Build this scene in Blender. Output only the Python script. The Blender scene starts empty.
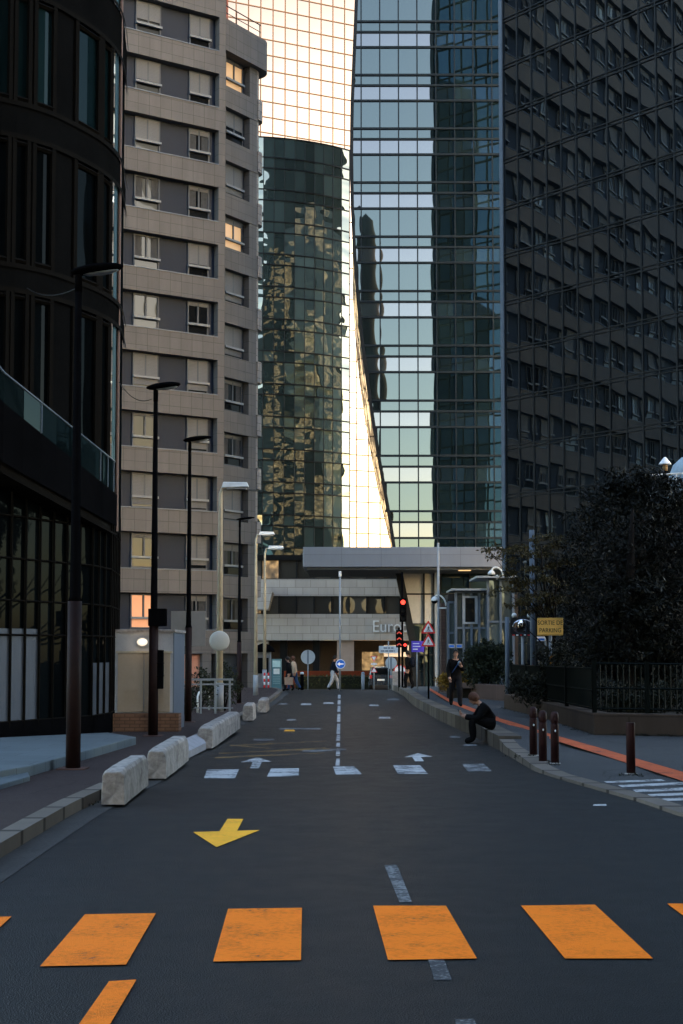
import bpy, bmesh, math, random
import numpy as np
from mathutils import Vector, Matrix
random.seed(7); np.random.seed(7)
C = bpy.context.scene.collection
PI = math.pi
R_ = math.radians

# ------------------------------------------------------------------ camera
F = 1422.0; CH = 1.765; PITCH = R_(3.5); SH = 51.0
cp, sp_ = math.cos(PITCH), math.sin(PITCH)
cam = bpy.data.cameras.new('camera'); camo = bpy.data.objects.new('camera', cam); C.objects.link(camo)
cam.sensor_fit = 'VERTICAL'; cam.sensor_height = 36; cam.lens = 36*F/1024; cam.shift_y = SH/1024
cam.clip_end = 5000; cam.clip_start = 0.1
camo.location = (0, 0, CH); camo.rotation_euler = (R_(90)+PITCH, 0, 0)
bpy.context.scene.camera = camo

def ray(px, py):
    xr = (px-341.5)/F; yu = (512+SH-py)/F
    return Vector((xr, cp-yu*sp_, sp_+yu*cp))
def V(px, py, Y):
    d = ray(px, py); t = Y/d.y
    return Vector((d.x*t, Y, CH+d.z*t))
_RT = [(-60,0),(14,0),(22,-.06),(30,-.13),(40,-.24),(50,-.36),(57,-.42),(63,-.37),(69,-.235),(72,-.235),(80,-.55),(95,-.95),(110,-1.),(300,-1.)]
def _lin(T, y):
    if y <= T[0][0]: return T[0][1]
    for (a, u), (b, v) in zip(T, T[1:]):
        if y <= b: return u+(v-u)*(y-a)/(b-a)
    return T[-1][1]
def RZ(y): return sum(_lin(_RT, y+k) for k in (-2, -1, 0, 1, 2))/5
_HT = [(-60,.03),(20.5,.03),(22.5,.09),(25.5,.13),(27,.24),(34,.32),(60,.32),(68,.2),(80,.15),(300,.15)]
def HR(y): return _lin(_HT, y)
def G(px, py, off=0.0):
    d = ray(px, py); Y = 3.0; f = off if callable(off) else (lambda y: off)
    while Y < 140:
        z = CH+d.z/d.y*Y
        if z <= RZ(Y)+f(Y): break
        Y += .04
    return Vector((d.x/d.y*Y, Y, RZ(Y)+f(Y)))

# ------------------------------------------------------------------ materials
def mat(name):
    m = bpy.data.materials.new(name); m.use_nodes = True
    nt = m.node_tree; b = nt.nodes['Principled BSDF']
    return m, nt, b
def nd(nt, t, **k):
    n = nt.nodes.new(t)
    for a, v in k.items():
        if a.startswith('i_'): n.inputs[a[2:].replace('_', ' ')].default_value = v
        else: setattr(n, a, v)
    return n
def ramp(nt, fac, stops):
    r = nt.nodes.new('ShaderNodeValToRGB'); e = r.color_ramp.elements
    while len(e) > 1: e.remove(e[-1])
    e[0].position = stops[0][0]; e[0].color = (*stops[0][1], 1)
    for p, c in stops[1:]:
        x = e.new(p); x.color = (*c, 1)
    nt.links.new(fac, r.inputs[0]); return r
def sc(c, k): return tuple(min(1, x*k) for x in c)
def math_(nt, op, a, b=None):
    n = nt.nodes.new('ShaderNodeMath'); n.operation = op
    for i, x in enumerate((a, b)):
        if x is None: continue
        if isinstance(x, (int, float)): n.inputs[i].default_value = x
        else: nt.links.new(x, n.inputs[i])
    return n.outputs[0]

def rough(name, c, r=.7, var=.25, scale=3.0, bump=.0, metal=0., spec=.12, fine=None, mapscale=None):
    """plain surface with blotchy wear and fine grain"""
    m, nt, b = mat(name); L = nt.links
    tc = nd(nt, 'ShaderNodeTexCoord')
    n1 = nd(nt, 'ShaderNodeTexNoise', i_Scale=scale, i_Detail=6., i_Roughness=.65); L.new(tc.outputs['Object'], n1.inputs['Vector'])
    n2 = nd(nt, 'ShaderNodeTexNoise', i_Scale=fine or scale*14, i_Detail=3.); L.new(tc.outputs['Object'], n2.inputs['Vector'])
    mx = math_(nt, 'ADD', math_(nt, 'MULTIPLY', n1.outputs[0], .65), math_(nt, 'MULTIPLY', n2.outputs[0], .35))
    rp = ramp(nt, mx, [(.3, sc(c, 1-var)), (.5, c), (.72, sc(c, 1+var))])
    L.new(rp.outputs[0], b.inputs['Base Color'])
    b.inputs['Roughness'].default_value = r; b.inputs['Metallic'].default_value = metal
    b.inputs['Specular IOR Level'].default_value = spec
    rr = math_(nt, 'ADD', math_(nt, 'MULTIPLY', n1.outputs[0], .3), r-.15); L.new(rr, b.inputs['Roughness'])
    if bump:
        bp = nd(nt, 'ShaderNodeBump', i_Strength=bump, i_Distance=.02); L.new(n2.outputs[0], bp.inputs['Height']); L.new(bp.outputs[0], b.inputs['Normal'])
    return m
def emit(name, c, s):
    m, nt, b = mat(name); b.inputs['Base Color'].default_value = (*sc(c, .5), 1)
    b.inputs['Emission Color'].default_value = (*c, 1); b.inputs['Emission Strength'].default_value = s
    return m

def tiles(name, c, w, h, mortar=.012, jc=.45, var=.12, axes='xz', r=.75, offset=.5, streak=.2):
    """cladding tiles / bricks in local metres"""
    m, nt, b = mat(name); L = nt.links
    tc = nd(nt, 'ShaderNodeTexCoord'); sx = nd(nt, 'ShaderNodeSeparateXYZ'); L.new(tc.outputs['Object'], sx.inputs[0])
    cx = nd(nt, 'ShaderNodeCombineXYZ'); ax = {'x': 0, 'y': 1, 'z': 2}
    if axes == 'rz':
        a = math_(nt, 'ADD', sx.outputs[0], math_(nt, 'MULTIPLY', sx.outputs[1], .8)); L.new(a, cx.inputs[0]); L.new(sx.outputs[2], cx.inputs[1])
    else:
        L.new(sx.outputs[ax[axes[0]]], cx.inputs[0]); L.new(sx.outputs[ax[axes[1]]], cx.inputs[1])
    br = nd(nt, 'ShaderNodeTexBrick', i_Scale=1., offset=offset)
    br.inputs['Color1'].default_value = (*sc(c, 1-var), 1); br.inputs['Color2'].default_value = (*sc(c, 1+var), 1)
    br.inputs['Mortar'].default_value = (*sc(c, jc), 1); br.inputs['Mortar Size'].default_value = mortar; br.inputs['Mortar Smooth'].default_value = .2
    br.inputs['Brick Width'].default_value = w; br.inputs['Row Height'].default_value = h
    L.new(cx.outputs[0], br.inputs['Vector'])
    mp = nd(nt, 'ShaderNodeMapping'); mp.inputs['Scale'].default_value = (1.6, 1.6, .25); L.new(tc.outputs['Object'], mp.inputs[0])
    n = nd(nt, 'ShaderNodeTexNoise', i_Scale=1.3, i_Detail=7., i_Roughness=.7); L.new(mp.outputs[0], n.inputs['Vector'])
    g = nd(nt, 'ShaderNodeTexNoise', i_Scale=30., i_Detail=3.); L.new(tc.outputs['Object'], g.inputs['Vector'])
    k = math_(nt, 'ADD', math_(nt, 'MULTIPLY', n.outputs[0], streak*2), math_(nt, 'ADD', math_(nt, 'MULTIPLY', g.outputs[0], .16), 1-streak-.08))
    mx = nd(nt, 'ShaderNodeMix', data_type='RGBA', blend_type='MULTIPLY'); mx.inputs[0].default_value = 1
    L.new(br.outputs[0], mx.inputs[6]); L.new(k, mx.inputs[7]); L.new(mx.outputs[2], b.inputs['Base Color'])
    b.inputs['Roughness'].default_value = r; b.inputs['Specular IOR Level'].default_value = .12
    bp = nd(nt, 'ShaderNodeBump', i_Strength=.5, i_Distance=.01); L.new(br.outputs[1], bp.inputs['Height']); bp.invert = True
    L.new(bp.outputs[0], b.inputs['Normal'])
    return m

def glass(name, tint, body, fac=.6, pillow=.002, tilt=.002, wob=.002, wscale=.5, lit=0., litc=(1, .6, .25), lits=1., varbody=.4, coat=.01, wz=1.):
    """curtain-wall glass: mirror coat over a dark interior; every pane bows and tilts a little (geometry-scaled bump)"""
    m, nt, b = mat(name); L = nt.links
    nt.nodes.remove(b); out = nt.nodes['Material Output']
    uv = nd(nt, 'ShaderNodeUVMap'); s = nd(nt, 'ShaderNodeSeparateXYZ'); L.new(uv.outputs[0], s.inputs[0])
    u, v = s.outputs[0], s.outputs[1]
    gi = nd(nt, 'ShaderNodeNewGeometry'); rnd = gi.outputs['Random Per Island']
    oi = nd(nt, 'ShaderNodeObjectInfo'); wn = nd(nt, 'ShaderNodeTexWhiteNoise', noise_dimensions='1D'); L.new(math_(nt, 'ADD', rnd, math_(nt, 'MULTIPLY', oi.outputs['Random'], 37.)), wn.inputs['W'])
    ws = nd(nt, 'ShaderNodeSeparateXYZ'); L.new(wn.outputs['Color'], ws.inputs[0])
    pu = math_(nt, 'MULTIPLY', u, math_(nt, 'SUBTRACT', 1., u)); pv = math_(nt, 'MULTIPLY', v, math_(nt, 'SUBTRACT', 1., v))
    h = math_(nt, 'MULTIPLY', math_(nt, 'MULTIPLY', pu, pv), 16*pillow)
    h = math_(nt, 'ADD', h, math_(nt, 'MULTIPLY', math_(nt, 'MULTIPLY', math_(nt, 'SUBTRACT', ws.outputs[0], .5), u), 2*tilt))
    h = math_(nt, 'ADD', h, math_(nt, 'MULTIPLY', math_(nt, 'MULTIPLY', math_(nt, 'SUBTRACT', ws.outputs[1], .5), v), 2*tilt))
    tc = nd(nt, 'ShaderNodeTexCoord'); no = nd(nt, 'ShaderNodeTexNoise', i_Scale=wscale, i_Detail=1.)
    ad = nd(nt, 'ShaderNodeVectorMath', operation='ADD'); L.new(tc.outputs['Object'], ad.inputs[0])
    sv = nd(nt, 'ShaderNodeVectorMath', operation='SCALE'); L.new(wn.outputs['Color'], sv.inputs[0]); sv.inputs['Scale'].default_value = 2.0
    L.new(sv.outputs[0], ad.inputs[1]); zm = nd(nt, 'ShaderNodeMapping'); zm.inputs['Scale'].default_value = (1, 1, wz); L.new(ad.outputs[0], zm.inputs[0]); L.new(zm.outputs[0], no.inputs['Vector'])
    h = math_(nt, 'ADD', h, math_(nt, 'MULTIPLY', no.outputs[0], wob*2))
    bp = nd(nt, 'ShaderNodeBump', i_Strength=1., i_Distance=1.); L.new(h, bp.inputs['Height'])
    gl = nd(nt, 'ShaderNodeBsdfGlossy', i_Roughness=coat); gl.inputs['Color'].default_value = (*tint, 1); L.new(bp.outputs[0], gl.inputs['Normal'])
    df = nd(nt, 'ShaderNodeBsdfDiffuse')
    rp = ramp(nt, ws.outputs[2], [(0, sc(body, 1-varbody)), (.7, body), (1, sc(body, 1+varbody*2))]); L.new(rp.outputs[0], df.inputs['Color'])
    last = df.outputs[0]
    if lit:
        em = nd(nt, 'ShaderNodeEmission'); em.inputs['Color'].default_value = (*litc, 1)
        n3 = nd(nt, 'ShaderNodeTexNoise', i_Scale=2.5, i_Detail=2.); L.new(tc.outputs['Object'], n3.inputs['Vector'])
        k = math_(nt, 'MULTIPLY', math_(nt, 'GREATER_THAN', ws.outputs[2], 1-lit), math_(nt, 'POWER', n3.outputs[0], 3.))
        L.new(math_(nt, 'MULTIPLY', k, lits*4), em.inputs['Strength'])
        a = nd(nt, 'ShaderNodeAddShader'); L.new(last, a.inputs[0]); L.new(em.outputs[0], a.inputs[1]); last = a.outputs[0]
    mx = nd(nt, 'ShaderNodeMixShader'); mx.inputs[0].default_value = fac
    L.new(last, mx.inputs[1]); L.new(gl.outputs[0], mx.inputs[2]); L.new(mx.outputs[0], out.inputs['Surface'])
    return m

# ------------------------------------------------------------------ mesh builder
class MB:
    def __init__(s): s.v = []; s.f = []; s.uv = []; s.mi = []; s.cur = 0; s.sm = []; s.smooth = False
    def face(s, pts, uv=None):
        i = len(s.v); s.v += [tuple(p) for p in pts]; s.f.append(tuple(range(i, i+len(pts))))
        s.uv.append(uv or [(0, 0)]*len(pts)); s.mi.append(s.cur); s.sm.append(s.smooth)
    def raw(s, vs, fs):
        i = len(s.v); s.v += [tuple(p) for p in vs]
        for f in fs:
            s.f.append(tuple(i+k for k in f)); s.uv.append([(0, 0)]*len(f)); s.mi.append(s.cur); s.sm.append(s.smooth)
        return s
    def pane(s, a, b, c, d): s.face([a, b, c, d], [(0, 0), (1, 0), (1, 1), (0, 1)])
    def hexa(s, p): return s.raw(p, [(3, 2, 1, 0), (4, 5, 6, 7), (0, 1, 5, 4), (1, 2, 6, 5), (2, 3, 7, 6), (3, 0, 4, 7)])
    def box(s, x0, y0, z0, x1, y1, z1):
        return s.hexa([(x0, y0, z0), (x1, y0, z0), (x1, y1, z0), (x0, y1, z0), (x0, y0, z1), (x1, y0, z1), (x1, y1, z1), (x0, y1, z1)])
    def prism(s, poly, z0, z1):
        n = len(poly); zf = (lambda z, p: z(p) if callable(z) else z)
        vs = [(p[0], p[1], zf(z0, p)) for p in poly]+[(p[0], p[1], zf(z1, p)) for p in poly]
        a = sum(poly[i][0]*poly[(i+1) % n][1]-poly[(i+1) % n][0]*poly[i][1] for i in range(n))
        up = list(range(n, 2*n)); dn = list(range(n))
        if a > 0: dn = dn[::-1]
        else: up = up[::-1]
        fs = [tuple(dn), tuple(up)]
        for i in range(n):
            j = (i+1) % n; fs.append((i, j, n+j, n+i) if a > 0 else (j, i, n+i, n+j))
        return s.raw(vs, fs)
    def extrude_y(s, poly, y0, y1):
        """polygon in xz, thickness in y"""
        n = len(poly); vs = [(p[0], y0, p[1]) for p in poly]+[(p[0], y1, p[1]) for p in poly]
        fs = [tuple(range(n)), tuple(range(2*n-1, n-1, -1))]+[(i, n+i, n+(i+1) % n, (i+1) % n) for i in range(n)]
        return s.raw(vs, fs)
    def tube(s, pts, r, seg=10, caps=True):
        pts = [Vector(p) for p in pts]; rr = r if isinstance(r, (list, tuple)) else [r]*len(pts)
        vs = []; prev = None
        for i, p in enumerate(pts):
            t = (pts[min(i+1, len(pts)-1)]-pts[max(i-1, 0)]).normalized()
            a = Vector((0, 0, 1)) if abs(t.z) < .9 else Vector((1, 0, 0))
            if prev is None: u = t.cross(a).normalized()
            else: u = (prev-t*prev.dot(t)).normalized()
            prev = u; w = t.cross(u)
            for k in range(seg):
                an = 2*PI*k/seg; vs.append(p+u*math.cos(an)*rr[i]+w*math.sin(an)*rr[i])
        fs = [(i*seg+k, i*seg+(k+1) % seg, (i+1)*seg+(k+1) % seg, (i+1)*seg+k) for i in range(len(pts)-1) for k in range(seg)]
        if caps: fs += [tuple(range(seg-1, -1, -1)), tuple(range((len(pts)-1)*seg, len(pts)*seg))]
        sm = s.smooth; s.smooth = seg > 6; s.raw(vs, fs); s.smooth = sm; return s
    def lathe(s, prof, c=(0, 0, 0), seg=16, sx=1., sy=1.):
        vs = []; c = Vector(c)
        for r, z in prof:
            for k in range(seg):
                a = 2*PI*k/seg; vs.append((c.x+r*sx*math.cos(a), c.y+r*sy*math.sin(a), c.z+z))
        n = len(prof)
        fs = [(i*seg+k, i*seg+(k+1) % seg, (i+1)*seg+(k+1) % seg, (i+1)*seg+k) for i in range(n-1) for k in range(seg)]
        fs += [tuple(range(seg-1, -1, -1)), tuple(range((n-1)*seg, n*seg))]
        sm = s.smooth; s.smooth = True; s.raw(vs, fs); s.smooth = sm; return s
    def ell(s, c, rx, ry, rz, seg=14, rings=9, M=None):
        vs = []; fs = []; c = Vector(c)
        for i in range(1, rings):
            th = PI*i/rings
            for k in range(seg):
                a = 2*PI*k/seg; p = Vector((rx*math.sin(th)*math.cos(a), ry*math.sin(th)*math.sin(a), -rz*math.cos(th)))
                vs.append(c+((M @ p) if M else p))
        b = Vector((0, 0, -rz)); t = Vector((0, 0, rz)); vs += [c+((M @ b) if M else b), c+((M @ t) if M else t)]
        nb = len(vs)-2
        for i in range(rings-2):
            for k in range(seg): fs.append((i*seg+k, i*seg+(k+1) % seg, (i+1)*seg+(k+1) % seg, (i+1)*seg+k))
        for k in range(seg): fs.append((nb, (k+1) % seg, k)); fs.append((nb+1, (rings-2)*seg+k, (rings-2)*seg+(k+1) % seg))
        sm = s.smooth; s.smooth = True; s.raw(vs, fs); s.smooth = sm; return s
    def disc_y(s, x, z, r, y0, y1, seg=24):
        return s.extrude_y([(x+r*math.cos(2*PI*k/seg), z+r*math.sin(2*PI*k/seg)) for k in range(seg)], y0, y1)
    def build(s, name, m, parent=None, bevel=0., loc=None, rz=0.):
        me = bpy.data.meshes.new(name); me.from_pydata(s.v, [], s.f)
        uvl = me.uv_layers.new(name='UVMap')
        flat = [c for f in s.uv for q in f for c in q]; uvl.data.foreach_set('uv', flat)
        for x in (m if isinstance(m, (list, tuple)) else [m]): me.materials.append(x)
        me.polygons.foreach_set('material_index', s.mi); me.polygons.foreach_set('use_smooth', s.sm)
        me.update()
        o = bpy.data.objects.new(name, me); C.objects.link(o)
        if parent: o.parent = parent
        if loc: o.location = loc
        if rz: o.rotation_euler.z = rz
        if bevel:
            md = o.modifiers.new('edge', 'BEVEL'); md.width = bevel; md.segments = 2; md.limit_method = 'ANGLE'
        return o
def tag(o, label=None, cat=None, group=None, kind=None):
    for k, v in (('label', label), ('category', cat), ('group', group), ('kind', kind)):
        if v: o[k] = v
    return o
def thing(name, label, cat, loc=(0, 0, 0), rz=0., group=None):
    o = bpy.data.objects.new(name, None); C.objects.link(o); o.location = loc; o.rotation_euler.z = rz
    o.empty_display_size = .2
    return tag(o, label, cat, group)
def copy_tree(o, parent=None):
    c = o.copy(); C.objects.link(c)
    if parent: c.parent = parent
    for ch in list(o.children): copy_tree(ch, c)
    return c
def text(name, s, size, m, parent, loc, rot=(PI/2, 0, 0), ext=.004, ax='CENTER', sx=1.):
    cu = bpy.data.curves.new(name, 'FONT'); cu.body = s; cu.size = size; cu.extrude = ext; cu.align_x = ax; cu.align_y = 'CENTER'
    t = bpy.data.objects.new(name, cu); C.objects.link(t)
    dg = bpy.context.evaluated_depsgraph_get(); me = bpy.data.meshes.new_from_object(t.evaluated_get(dg))
    bpy.data.objects.remove(t)
    me.materials.clear(); me.materials.append(m)
    o = bpy.data.objects.new(name, me); C.objects.link(o); o.parent = parent; o.location = loc; o.rotation_euler = rot; o.scale = (sx, 1, 1)
    return o

M = {}
M['black'] = rough('black_paint', (.0035, .0035, .004), .8, .3, 4, spec=.0)
M['rust_black'] = rough('rusty_brown_paint', (.014, .006, .005), .65, .45, 5, spec=.12)
M['bollard'] = rough('brown_red_paint', (.022, .007, .0065), .6, .35, 6, spec=.15)
M['grey_metal'] = rough('grey_paint_metal', (.2, .22, .24), .45, .15, 5)
M['pale_metal'] = rough('pale_paint_metal', (.5, .52, .52), .45, .15, 5)
M['beige_metal'] = rough('beige_paint_metal', (.36, .32, .24), .5, .2, 4)
M['steel_blue'] = rough('steel_blue_frame', (.085, .105, .13), .4, .15, 4)
M['white'] = rough('white_sign', (.7, .7, .7), .5, .08, 4)
M['white_wall'] = rough('white_render', (.33, .34, .36), .8, .12, 2, bump=.2)
M['red'] = rough('sign_red', (.55, .03, .03), .45, .1, 4)
M['blue'] = rough('sign_blue', (.02, .12, .5), .45, .1, 4)
M['purple'] = rough('sign_violet', (.10, .06, .45), .45, .1, 4)
M['sign_yellow'] = rough('sign_yellow', (.82, .48, .12), .5, .1, 4)
M['ink'] = rough('sign_ink', (.02, .02, .02), .6, .1, 4)
M['concrete'] = rough('weathered_concrete', (.27, .245, .225), .9, .6, 3.2, bump=.9, fine=18)
M['dark_wall'] = rough('dark_wall', (.008, .008, .0085), .8, .25, 1.5, spec=.1)
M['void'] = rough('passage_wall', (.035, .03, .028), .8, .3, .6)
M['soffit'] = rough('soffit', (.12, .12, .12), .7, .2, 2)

# ------------------------------------------------------------------ world, sun
sc_ = bpy.context.scene
SUN_AZ, SUN_EL = R_(128), R_(14)
w = bpy.data.worlds.new('World'); sc_.world = w; w.use_nodes = True
nt = w.node_tree; bg = nt.nodes['Background']
sky = nt.nodes.new('ShaderNodeTexSky'); sky.sky_type = 'NISHITA'; sky.sun_disc = False
sky.sun_elevation = SUN_EL; sky.sun_rotation = SUN_AZ; sky.air_density = 1.0; sky.dust_density = 1.2; sky.ozone_density = .5
nt.links.new(sky.outputs[0], bg.inputs[0]); bg.inputs[1].default_value = .15
sd = Vector((math.sin(SUN_AZ)*math.cos(SUN_EL), math.cos(SUN_AZ)*math.cos(SUN_EL), math.sin(SUN_EL)))
sl = bpy.data.lights.new('sun', 'SUN'); sl.energy = .2; sl.angle = R_(12); sl.color = (1, .86, .72)
so = bpy.data.objects.new('sun', sl); C.objects.link(so); so.rotation_euler = (-sd).to_track_quat('-Z', 'Y').to_euler()
vs_ = sc_.view_settings; vs_.view_transform = 'Standard'; vs_.look = 'None'; vs_.exposure = 3.3; vs_.gamma = 1; vs_.use_curve_mapping = False
sc_.cycles.max_bounces = 8; sc_.cycles.glossy_bounces = 5; sc_.cycles.sample_clamp_indirect = 6

# ------------------------------------------------------------------ ground, road, pavements
EL = [G(-150, 985), G(0, 884), G(100, 815), G(164.6, 780), G(231.8, 731), G(250, 721), G(270, 707), G(289, 692.5)]
ER = [G(391, 690.2), G(405, 697), G(430, 715.5), G(437, 719.5), G(475, 737), G(511, 757.5), G(533, 771), G(556, 778.5), G(641, 803), G(683, 818)]
def polyx(P, ext):
    T = sorted((p.y, p.x) for p in P)
    a, b = T[0], T[1]; T = [(-40, ext[0])]+T+[(72, T[-1][1]+ext[1]), (76, T[-1][1]+ext[2])]
    return lambda y: sum(_lin(T, y+k*.25) for k in (-1, 0, 1))/3
XL = polyx(EL, (-9, -.6, -6)); XR = polyx(ER, (18, .8, 6))
YS = [-30+i*2 for i in range(19)]+[8+.5*i for i in range(137)]
def strip(name, xa, xb, za, ys=None, m=None, skirt=None, parent=None, za2=None):
    """sheet between two edge curves that follows the street's profile; skirt = drop at the sides"""
    b = MB(); ys = ys or YS; rows = []
    for y in ys:
        x0, x1 = xa(y), xb(y); z0 = za(y); z1 = (za2 or za)(y)
        rows.append(((x0, y, z0), (x1, y, z1)))
    for (a, c), (d, e) in zip(rows, rows[1:]):
        b.face([a, c, e, d])
        if skirt:
            dn = lambda p: (p[0], p[1], p[2]-skirt)
            b.face([dn(a), a, d, dn(d)]); b.face([c, dn(c), dn(e), e])
    if skirt:
        a, c = rows[0]; b.face([dn(a), dn(c), c, a]); a, c = rows[-1]; b.face([a, c, dn(c), dn(a)])
    return b.build(name, m, parent)

def asphalt(name, c, rgh=.62, patch=.25, stone=.5, spec=.5):
    m, nt, b = mat(name); L = nt.links
    tc = nd(nt, 'ShaderNodeTexCoord')
    mp = nd(nt, 'ShaderNodeMapping'); mp.inputs['Scale'].default_value = (.9, .16, 1); L.new(tc.outputs['Object'], mp.inputs[0])
    big = nd(nt, 'ShaderNodeTexNoise', i_Scale=1., i_Detail=5., i_Roughness=.6); L.new(mp.outputs[0], big.inputs['Vector'])
    mid = nd(nt, 'ShaderNodeTexNoise', i_Scale=2.2, i_Detail=6., i_Roughness=.7); L.new(tc.outputs['Object'], mid.inputs['Vector'])
    vo = nd(nt, 'ShaderNodeTexVoronoi', i_Scale=110.); L.new(tc.outputs['Object'], vo.inputs['Vector'])
    fi = nd(nt, 'ShaderNodeTexNoise', i_Scale=60., i_Detail=4., i_Roughness=.8); L.new(tc.outputs['Object'], fi.inputs['Vector'])
    k = math_(nt, 'ADD', math_(nt, 'MULTIPLY', big.outputs[0], patch*2), math_(nt, 'ADD', math_(nt, 'MULTIPLY', mid.outputs[0], patch), 1-1.5*patch))
    k = math_(nt, 'MULTIPLY', k, math_(nt, 'ADD', math_(nt, 'MULTIPLY', fi.outputs[0], stone), 1-stone*.5))
    # hairline cracks
    dn = nd(nt, 'ShaderNodeTexNoise', i_Scale=.8, i_Detail=4.); L.new(tc.outputs['Object'], dn.inputs['Vector'])
    va = nd(nt, 'ShaderNodeVectorMath', operation='ADD'); L.new(tc.outputs['Object'], va.inputs[0]); L.new(dn.outputs['Color'], va.inputs[1])
    cr = nd(nt, 'ShaderNodeTexVoronoi', i_Scale=.28, feature='DISTANCE_TO_EDGE'); L.new(va.outputs[0], cr.inputs['Vector'])
    ck = math_(nt, 'GREATER_THAN', cr.outputs[0], .0035)
    ck = math_(nt, 'ADD', math_(nt, 'MULTIPLY', ck, .35), .65)
    k = math_(nt, 'MULTIPLY', k, ck)
    mx = nd(nt, 'ShaderNodeMix', data_type='RGBA', blend_type='MULTIPLY'); mx.inputs[0].default_value = 1
    mx.inputs[6].default_value = (*c, 1); L.new(k, mx.inputs[7]); L.new(mx.outputs[2], b.inputs['Base Color'])
    L.new(math_(nt, 'ADD', math_(nt, 'MULTIPLY', mid.outputs[0], .25), rgh-.12), b.inputs['Roughness'])
    b.inputs['Specular IOR Level'].default_value = spec
    bp = nd(nt, 'ShaderNodeBump', i_Strength=.9, i_Distance=.007); L.new(vo.outputs[0], bp.inputs['Height']); L.new(bp.outputs[0], b.inputs['Normal'])
    return m
M['asphalt'] = asphalt('road_asphalt', (.0082, .0079, .0076), .50, .55, 1.0, spec=.2)
M['pave_r'] = asphalt('pavement_grey', (.052, .052, .053), .78, .2, .4, .15)
M['pave_l'] = asphalt('pavement_brown', (.040, .028, .026), .8, .25, .5, .12)
M['terrain'] = asphalt('terrain_grey', (.02, .02, .021), .85)
M['kerb'] = tiles('kerb_stone', (.125, .105, .088), 1.0, 5., .06, .3, .2, 'yx', .8, 0., .3)
M['kerb_r'] = tiles('kerb_stone_worn', (.105, .088, .072), 1.2, 5., .05, .35, .25, 'yx', .9, 0., .45)
M['gutter'] = rough('gutter_concrete', (.05, .047, .044), .85, .4, 2., bump=.4)

b = MB(); b.face([(-900, -300, -3), (900, -300, -3), (900, 1500, -3), (-900, 1500, -3)])
tag(b.build('terrain', M['terrain']), kind='structure')
road = tag(strip('road', lambda y: -46, lambda y: 46, RZ, YS+[80+5*i for i in range(30)], M['asphalt']), kind='structure')
YW = [y for y in YS if y <= 72]
tag(strip('gutter', lambda y: XL(y)-.30, XL, lambda y: RZ(y)+.005, YW, M['gutter']), kind='structure')
KL = lambda y: RZ(y)+.13
tag(strip('kerb', lambda y: XL(y)-.50, lambda y: XL(y)-.30, lambda y: KL(y)+.004, YW, M['kerb'], .3), kind='structure')
tag(strip('pavement', lambda y: -46, lambda y: XL(y)-.498, KL, YW, M['pave_l'], .3), kind='structure')
# right side
YA = [y for y in YS if y <= 26.6]; YB = [26.6+.5*i for i in range(92) if 26.6+.5*i <= 72]
KR = lambda y: RZ(y)+HR(y)
tag(strip('kerb', lambda y: XR(y), lambda y: XR(y)+.26, lambda y: KR(y)+.012, YA, M['kerb'], .2), kind='structure')
tag(strip('kerb_wall', lambda y: XR(y), lambda y: XR(y)+.42, lambda y: RZ(y)+max(.27, HR(y)+.012), YB, M['kerb_r'], .5), kind='structure')
tag(strip('pavement', lambda y: XR(y)+.25, lambda y: 46, KR, YW, M['pave_r'], .4), kind='structure')

# painted markings: children of the road
def paint(name, c, wear, scale=9., holes=.35):
    m, nt, b = mat(name); L = nt.links
    tc = nd(nt, 'ShaderNodeTexCoord')
    n = nd(nt, 'ShaderNodeTexNoise', i_Scale=scale, i_Detail=8., i_Roughness=.75); L.new(tc.outputs['Object'], n.inputs['Vector'])
    n2 = nd(nt, 'ShaderNodeTexNoise', i_Scale=2.6, i_Detail=6., i_Roughness=.7); L.new(tc.outputs['Object'], n2.inputs['Vector'])
    k = math_(nt, 'ADD', math_(nt, 'MULTIPLY', n.outputs[0], .5), math_(nt, 'MULTIPLY', n2.outputs[0], .5))
    rp = ramp(nt, k, [(holes, (.05, .05, .053)), (holes+.05, sc(c, .72)), (.52, c), (.7, sc(c, 1.1))])
    mx = nd(nt, 'ShaderNodeMix', data_type='RGBA'); mx.inputs[0].default_value = wear
    mx.inputs[6].default_value = (*c, 1); L.new(rp.outputs[0], mx.inputs[7]); L.new(mx.outputs[2], b.inputs['Base Color'])
    b.inputs['Roughness'].default_value = .75; b.inputs['Specular IOR Level'].default_value = .15
    vo = nd(nt, 'ShaderNodeTexVoronoi', i_Scale=110.); L.new(tc.outputs['Object'], vo.inputs['Vector'])
    bp = nd(nt, 'ShaderNodeBump', i_Strength=.35, i_Distance=.005); L.new(vo.outputs[0], bp.inputs['Height']); L.new(bp.outputs[0], b.inputs['Normal'])
    return m
M['p_orange'] = paint('orange_paint', (.97, .21, .008), .95, 30, .36)
M['p_yellow'] = paint('yellow_paint', (.92, .42, .03), .95, 30, .36)
M['p_white'] = paint('white_paint', (.42, .42, .42), 1., 26, .435)
M['p_worn'] = paint('worn_white_paint', (.21, .21, .21), 1., 24, .47)
M['p_oldyel'] = paint('worn_yellow_paint', (.20, .12, .045), 1., 20, .45)
M['p_path'] = paint('path_paint', (.46, .095, .035), .95, 20, .40)
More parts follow.
